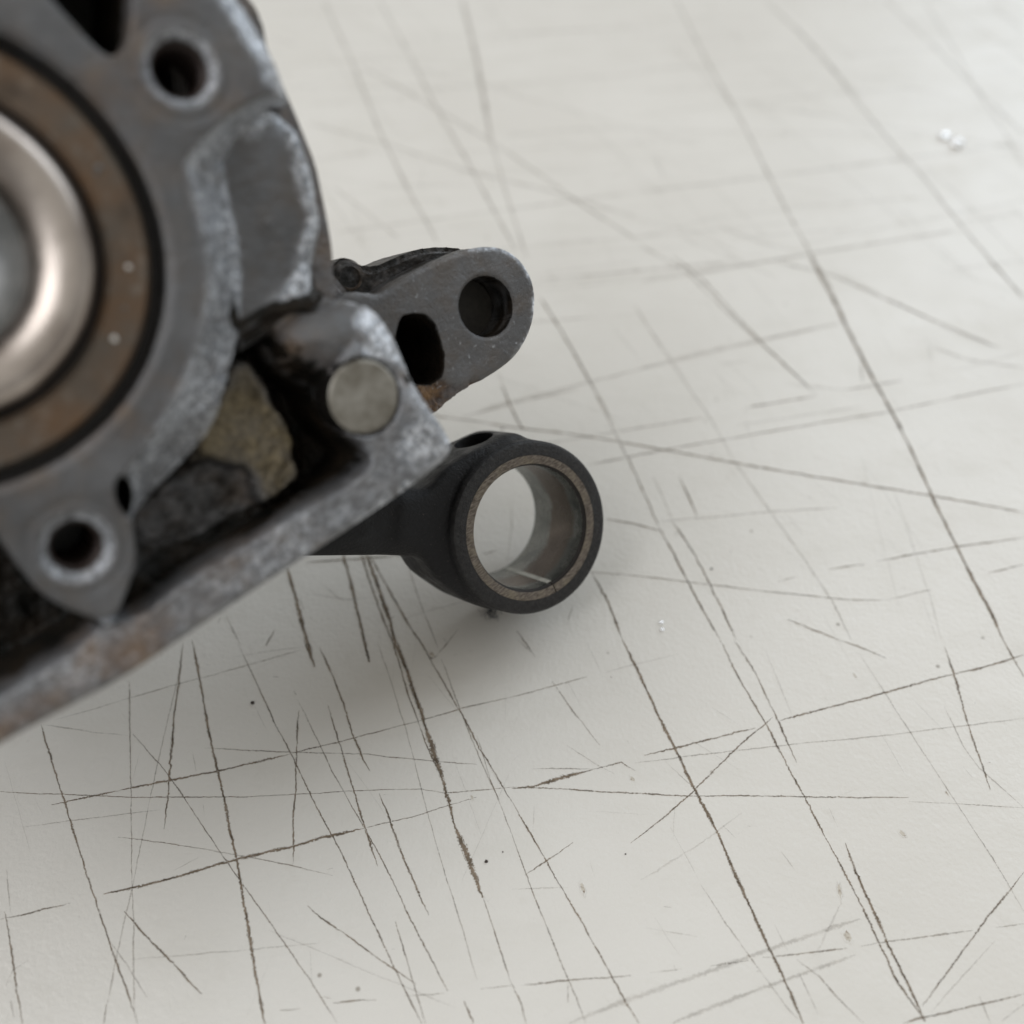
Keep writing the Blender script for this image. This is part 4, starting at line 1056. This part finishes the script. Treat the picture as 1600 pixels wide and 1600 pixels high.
# lightening channel of the I-beam, front and back
# oil hole
hz = lathe('c5', [(.0001, 20), (3.0, 20), (3.0, 0), (.0001, 0)], None, 40, closed=False)
co = cutter(hz)
zax = Vector((ov[0], ov[1], 0)); xax = Vector((0, 0, 1)); yax = zax.cross(xax)
co.matrix_world = Matrix(((xax.x * 1.25, yax.x, zax.x, 0), (xax.y * 1.25, yax.y, zax.y, 0), (xax.z * 1.25, yax.z, zax.z, -8 * MM), (0, 0, 0, 1)))
bpy.context.view_layer.update()
dg = bpy.context.evaluated_depsgraph_get()
me = bpy.data.meshes.new_from_object(ro.evaluated_get(dg))
me.name = 'rod_body'
for t in tmp:
    bpy.data.objects.remove(t)
bm = bmesh.new(); bm.from_mesh(me)
for e_ in bm.edges:
    e_.smooth = not (len(e_.link_faces) == 2 and e_.calc_face_angle(0) > math.radians(28))
for f in bm.faces: f.smooth = True
bm.to_mesh(me); bm.free()
co_ = np.zeros(len(me.vertices) * 3, np.float32); me.vertices.foreach_get('co', co_); co_ = co_.reshape(-1, 3) / MM
r = np.hypot(co_[:, 0], co_[:, 1])
ox = ((co_[:, 2] > -.35) & (r < 13.6)).astype(np.float32)  # on the rod this only marks the machined end face
at = me.attributes.new('ox', 'FLOAT', 'POINT'); at.data.foreach_set('value', ox)
me.materials.clear()
under(link_mesh('rod_body', me, mat_rod()), rod, (ex, ey, ez))
print('rod verts', len(me.vertices), 'HW', HW)
# bush: a rolled strip with its seam, bronze ends and a worn bore
seam = -95.0
prof = [(9.95, .0), (11.08, .0), (11.1, -.1), (11.1, -15.9), (9.9, -15.95), (9.5, -15.6), (9.5, -.75), (9.62, -.55), (9.72, -.5), (9.82, -.05)]
me = lathe('bush', prof, None, 200, seam + .5, seam + 360 - .5)
me.materials.append(mat_bronze_face()); me.materials.append(mat_bore()); me.materials.append(DARK)
for p in me.polygons:
    c = p.center; rr = math.hypot(c.x, c.y) / MM
    if rr < 9.55: p.material_index = 1
    elif rr < 9.86 and c.z > -.001: p.material_index = 2
under(link_mesh('bush', me, None), rod, (ex, ey, ez))

me = lathe('seam_bead', [(9.42, -.9), (9.56, -.9), (9.56, -15.5), (9.42, -15.5)], None, 6, seam - 3.2, seam + 2.2)  # pale strip standing in for the reflection along the bush seam
under(link_mesh('seam_bead', me, mat_steel('bright_seam', (.26, .27, .25), (.50, .50, .47), .20, 1.0, 900)), rod, (ex, ey, ez))

# ------------------------------------------------------------------ crumbs and lint on the table
WH, _b, _l = newmat('white_crumb')
_b.inputs['Base Color'].default_value = (.93, .94, .95, 1); _b.inputs['Roughness'].default_value = .12
_b.inputs['Metallic'].default_value = .5
DK = mat_plain('dark_grit', (.045, .032, .025), .8)
def lump(name, x, y, r, mat, label, cat, group=None, flat=.7, seed=0):
    bm = bmesh.new(); bmesh.ops.create_icosphere(bm, subdivisions=3, radius=r * MM)
    for v in bm.verts:
        v.co = v.co * (1 + .45 * mnoise.noise(v.co * (1500 / r) + Vector((seed * 3.7, 1, 0)))); v.co.z *= flat
    zmin = min(v.co.z for v in bm.verts)
    for v in bm.verts: v.co.z -= zmin
    for f in bm.faces: f.smooth = True
    me = bpy.data.meshes.new(name); bm.to_mesh(me); bm.free()
    o = link_mesh(name, me, mat); o.location = (x * MM, y * MM, .00003)
    return tag(o, label, cat, group)
cl = ['larger white crumb lying far back at the right on the white table', 'white crumb beside the larger one far back at the right',
      'tiny white crumb just below the black rod eye, the one nearer the eye', 'tiny white crumb below the rod eye, the one farther from the eye']
for i, (x, y, r) in enumerate(D['crumbs']):
    lump('white_crumb', x, y, r, WH, cl[i], 'crumb', flat=.45, seed=i)
sl = ['black speck of grit on the white table left below the crankcase edge', 'brown speck of grit just right of the darkest long scratch end',
      'tiny dark speck close to the brown speck near the darkest scratch', 'tiny dark speck in the lower middle of the table', 'small grey speck right of the rod eye between two scratches', 'small grey speck on the table between lug and rod eye']
for i, (x, y, r) in enumerate(D['specks']):
    lump('grit_speck', x, y, r * .72, DK, sl[i], 'speck', flat=.4, seed=10 + i)
# lint: a tangle of short dark fibres
LB = bmesh.new()
def fibre(bm, pts, r):
    prev = None
    for i, p in enumerate(pts):
        t = (pts[min(i + 1, len(pts) - 1)] - pts[max(i - 1, 0)]).normalized()
        s = t.cross(Vector((0, 0, 1))); s = s.normalized() if s.length > .01 else Vector((1, 0, 0)); u = s.cross(t)
        ring = [bm.verts.new(p + (s * math.cos(a) + u * math.sin(a)) * r) for a in (0, 2.09, 4.19)]
        if prev:
            for k in range(3): bm.faces.new((prev[k], prev[(k + 1) % 3], ring[(k + 1) % 3], ring[k]))
        prev = ring
lx, ly = D['lint']
for i in range(46):
    c = Vector((rng.normal(0, .75), rng.normal(0, .4), abs(rng.normal(0, .25)) + .06)) * MM
    d = Vector(rng.normal(0, 1, 3)); d.z *= .3; d.normalize()
    pts = []
    for k in range(7):
        pts.append(c.copy()); c = c + d * .16 * MM; c.z = max(c.z, .00005)
        d = (d + Vector(rng.normal(0, .5, 3))).normalized()
    fibre(LB, pts, .000035)
me = bpy.data.meshes.new('lint'); LB.to_mesh(me); LB.free()
o = link_mesh('lint', me, mat_plain('lint_fibre', (.05, .055, .07), .8)); o.location = (lx * MM, ly * MM, 0)
tag(o, 'small tuft of dark blue grey lint on the table right under the rod eye', 'lint')
# clean-up of the helper property
for o in bpy.data.objects:
    if '_b' in o: del o['_b']
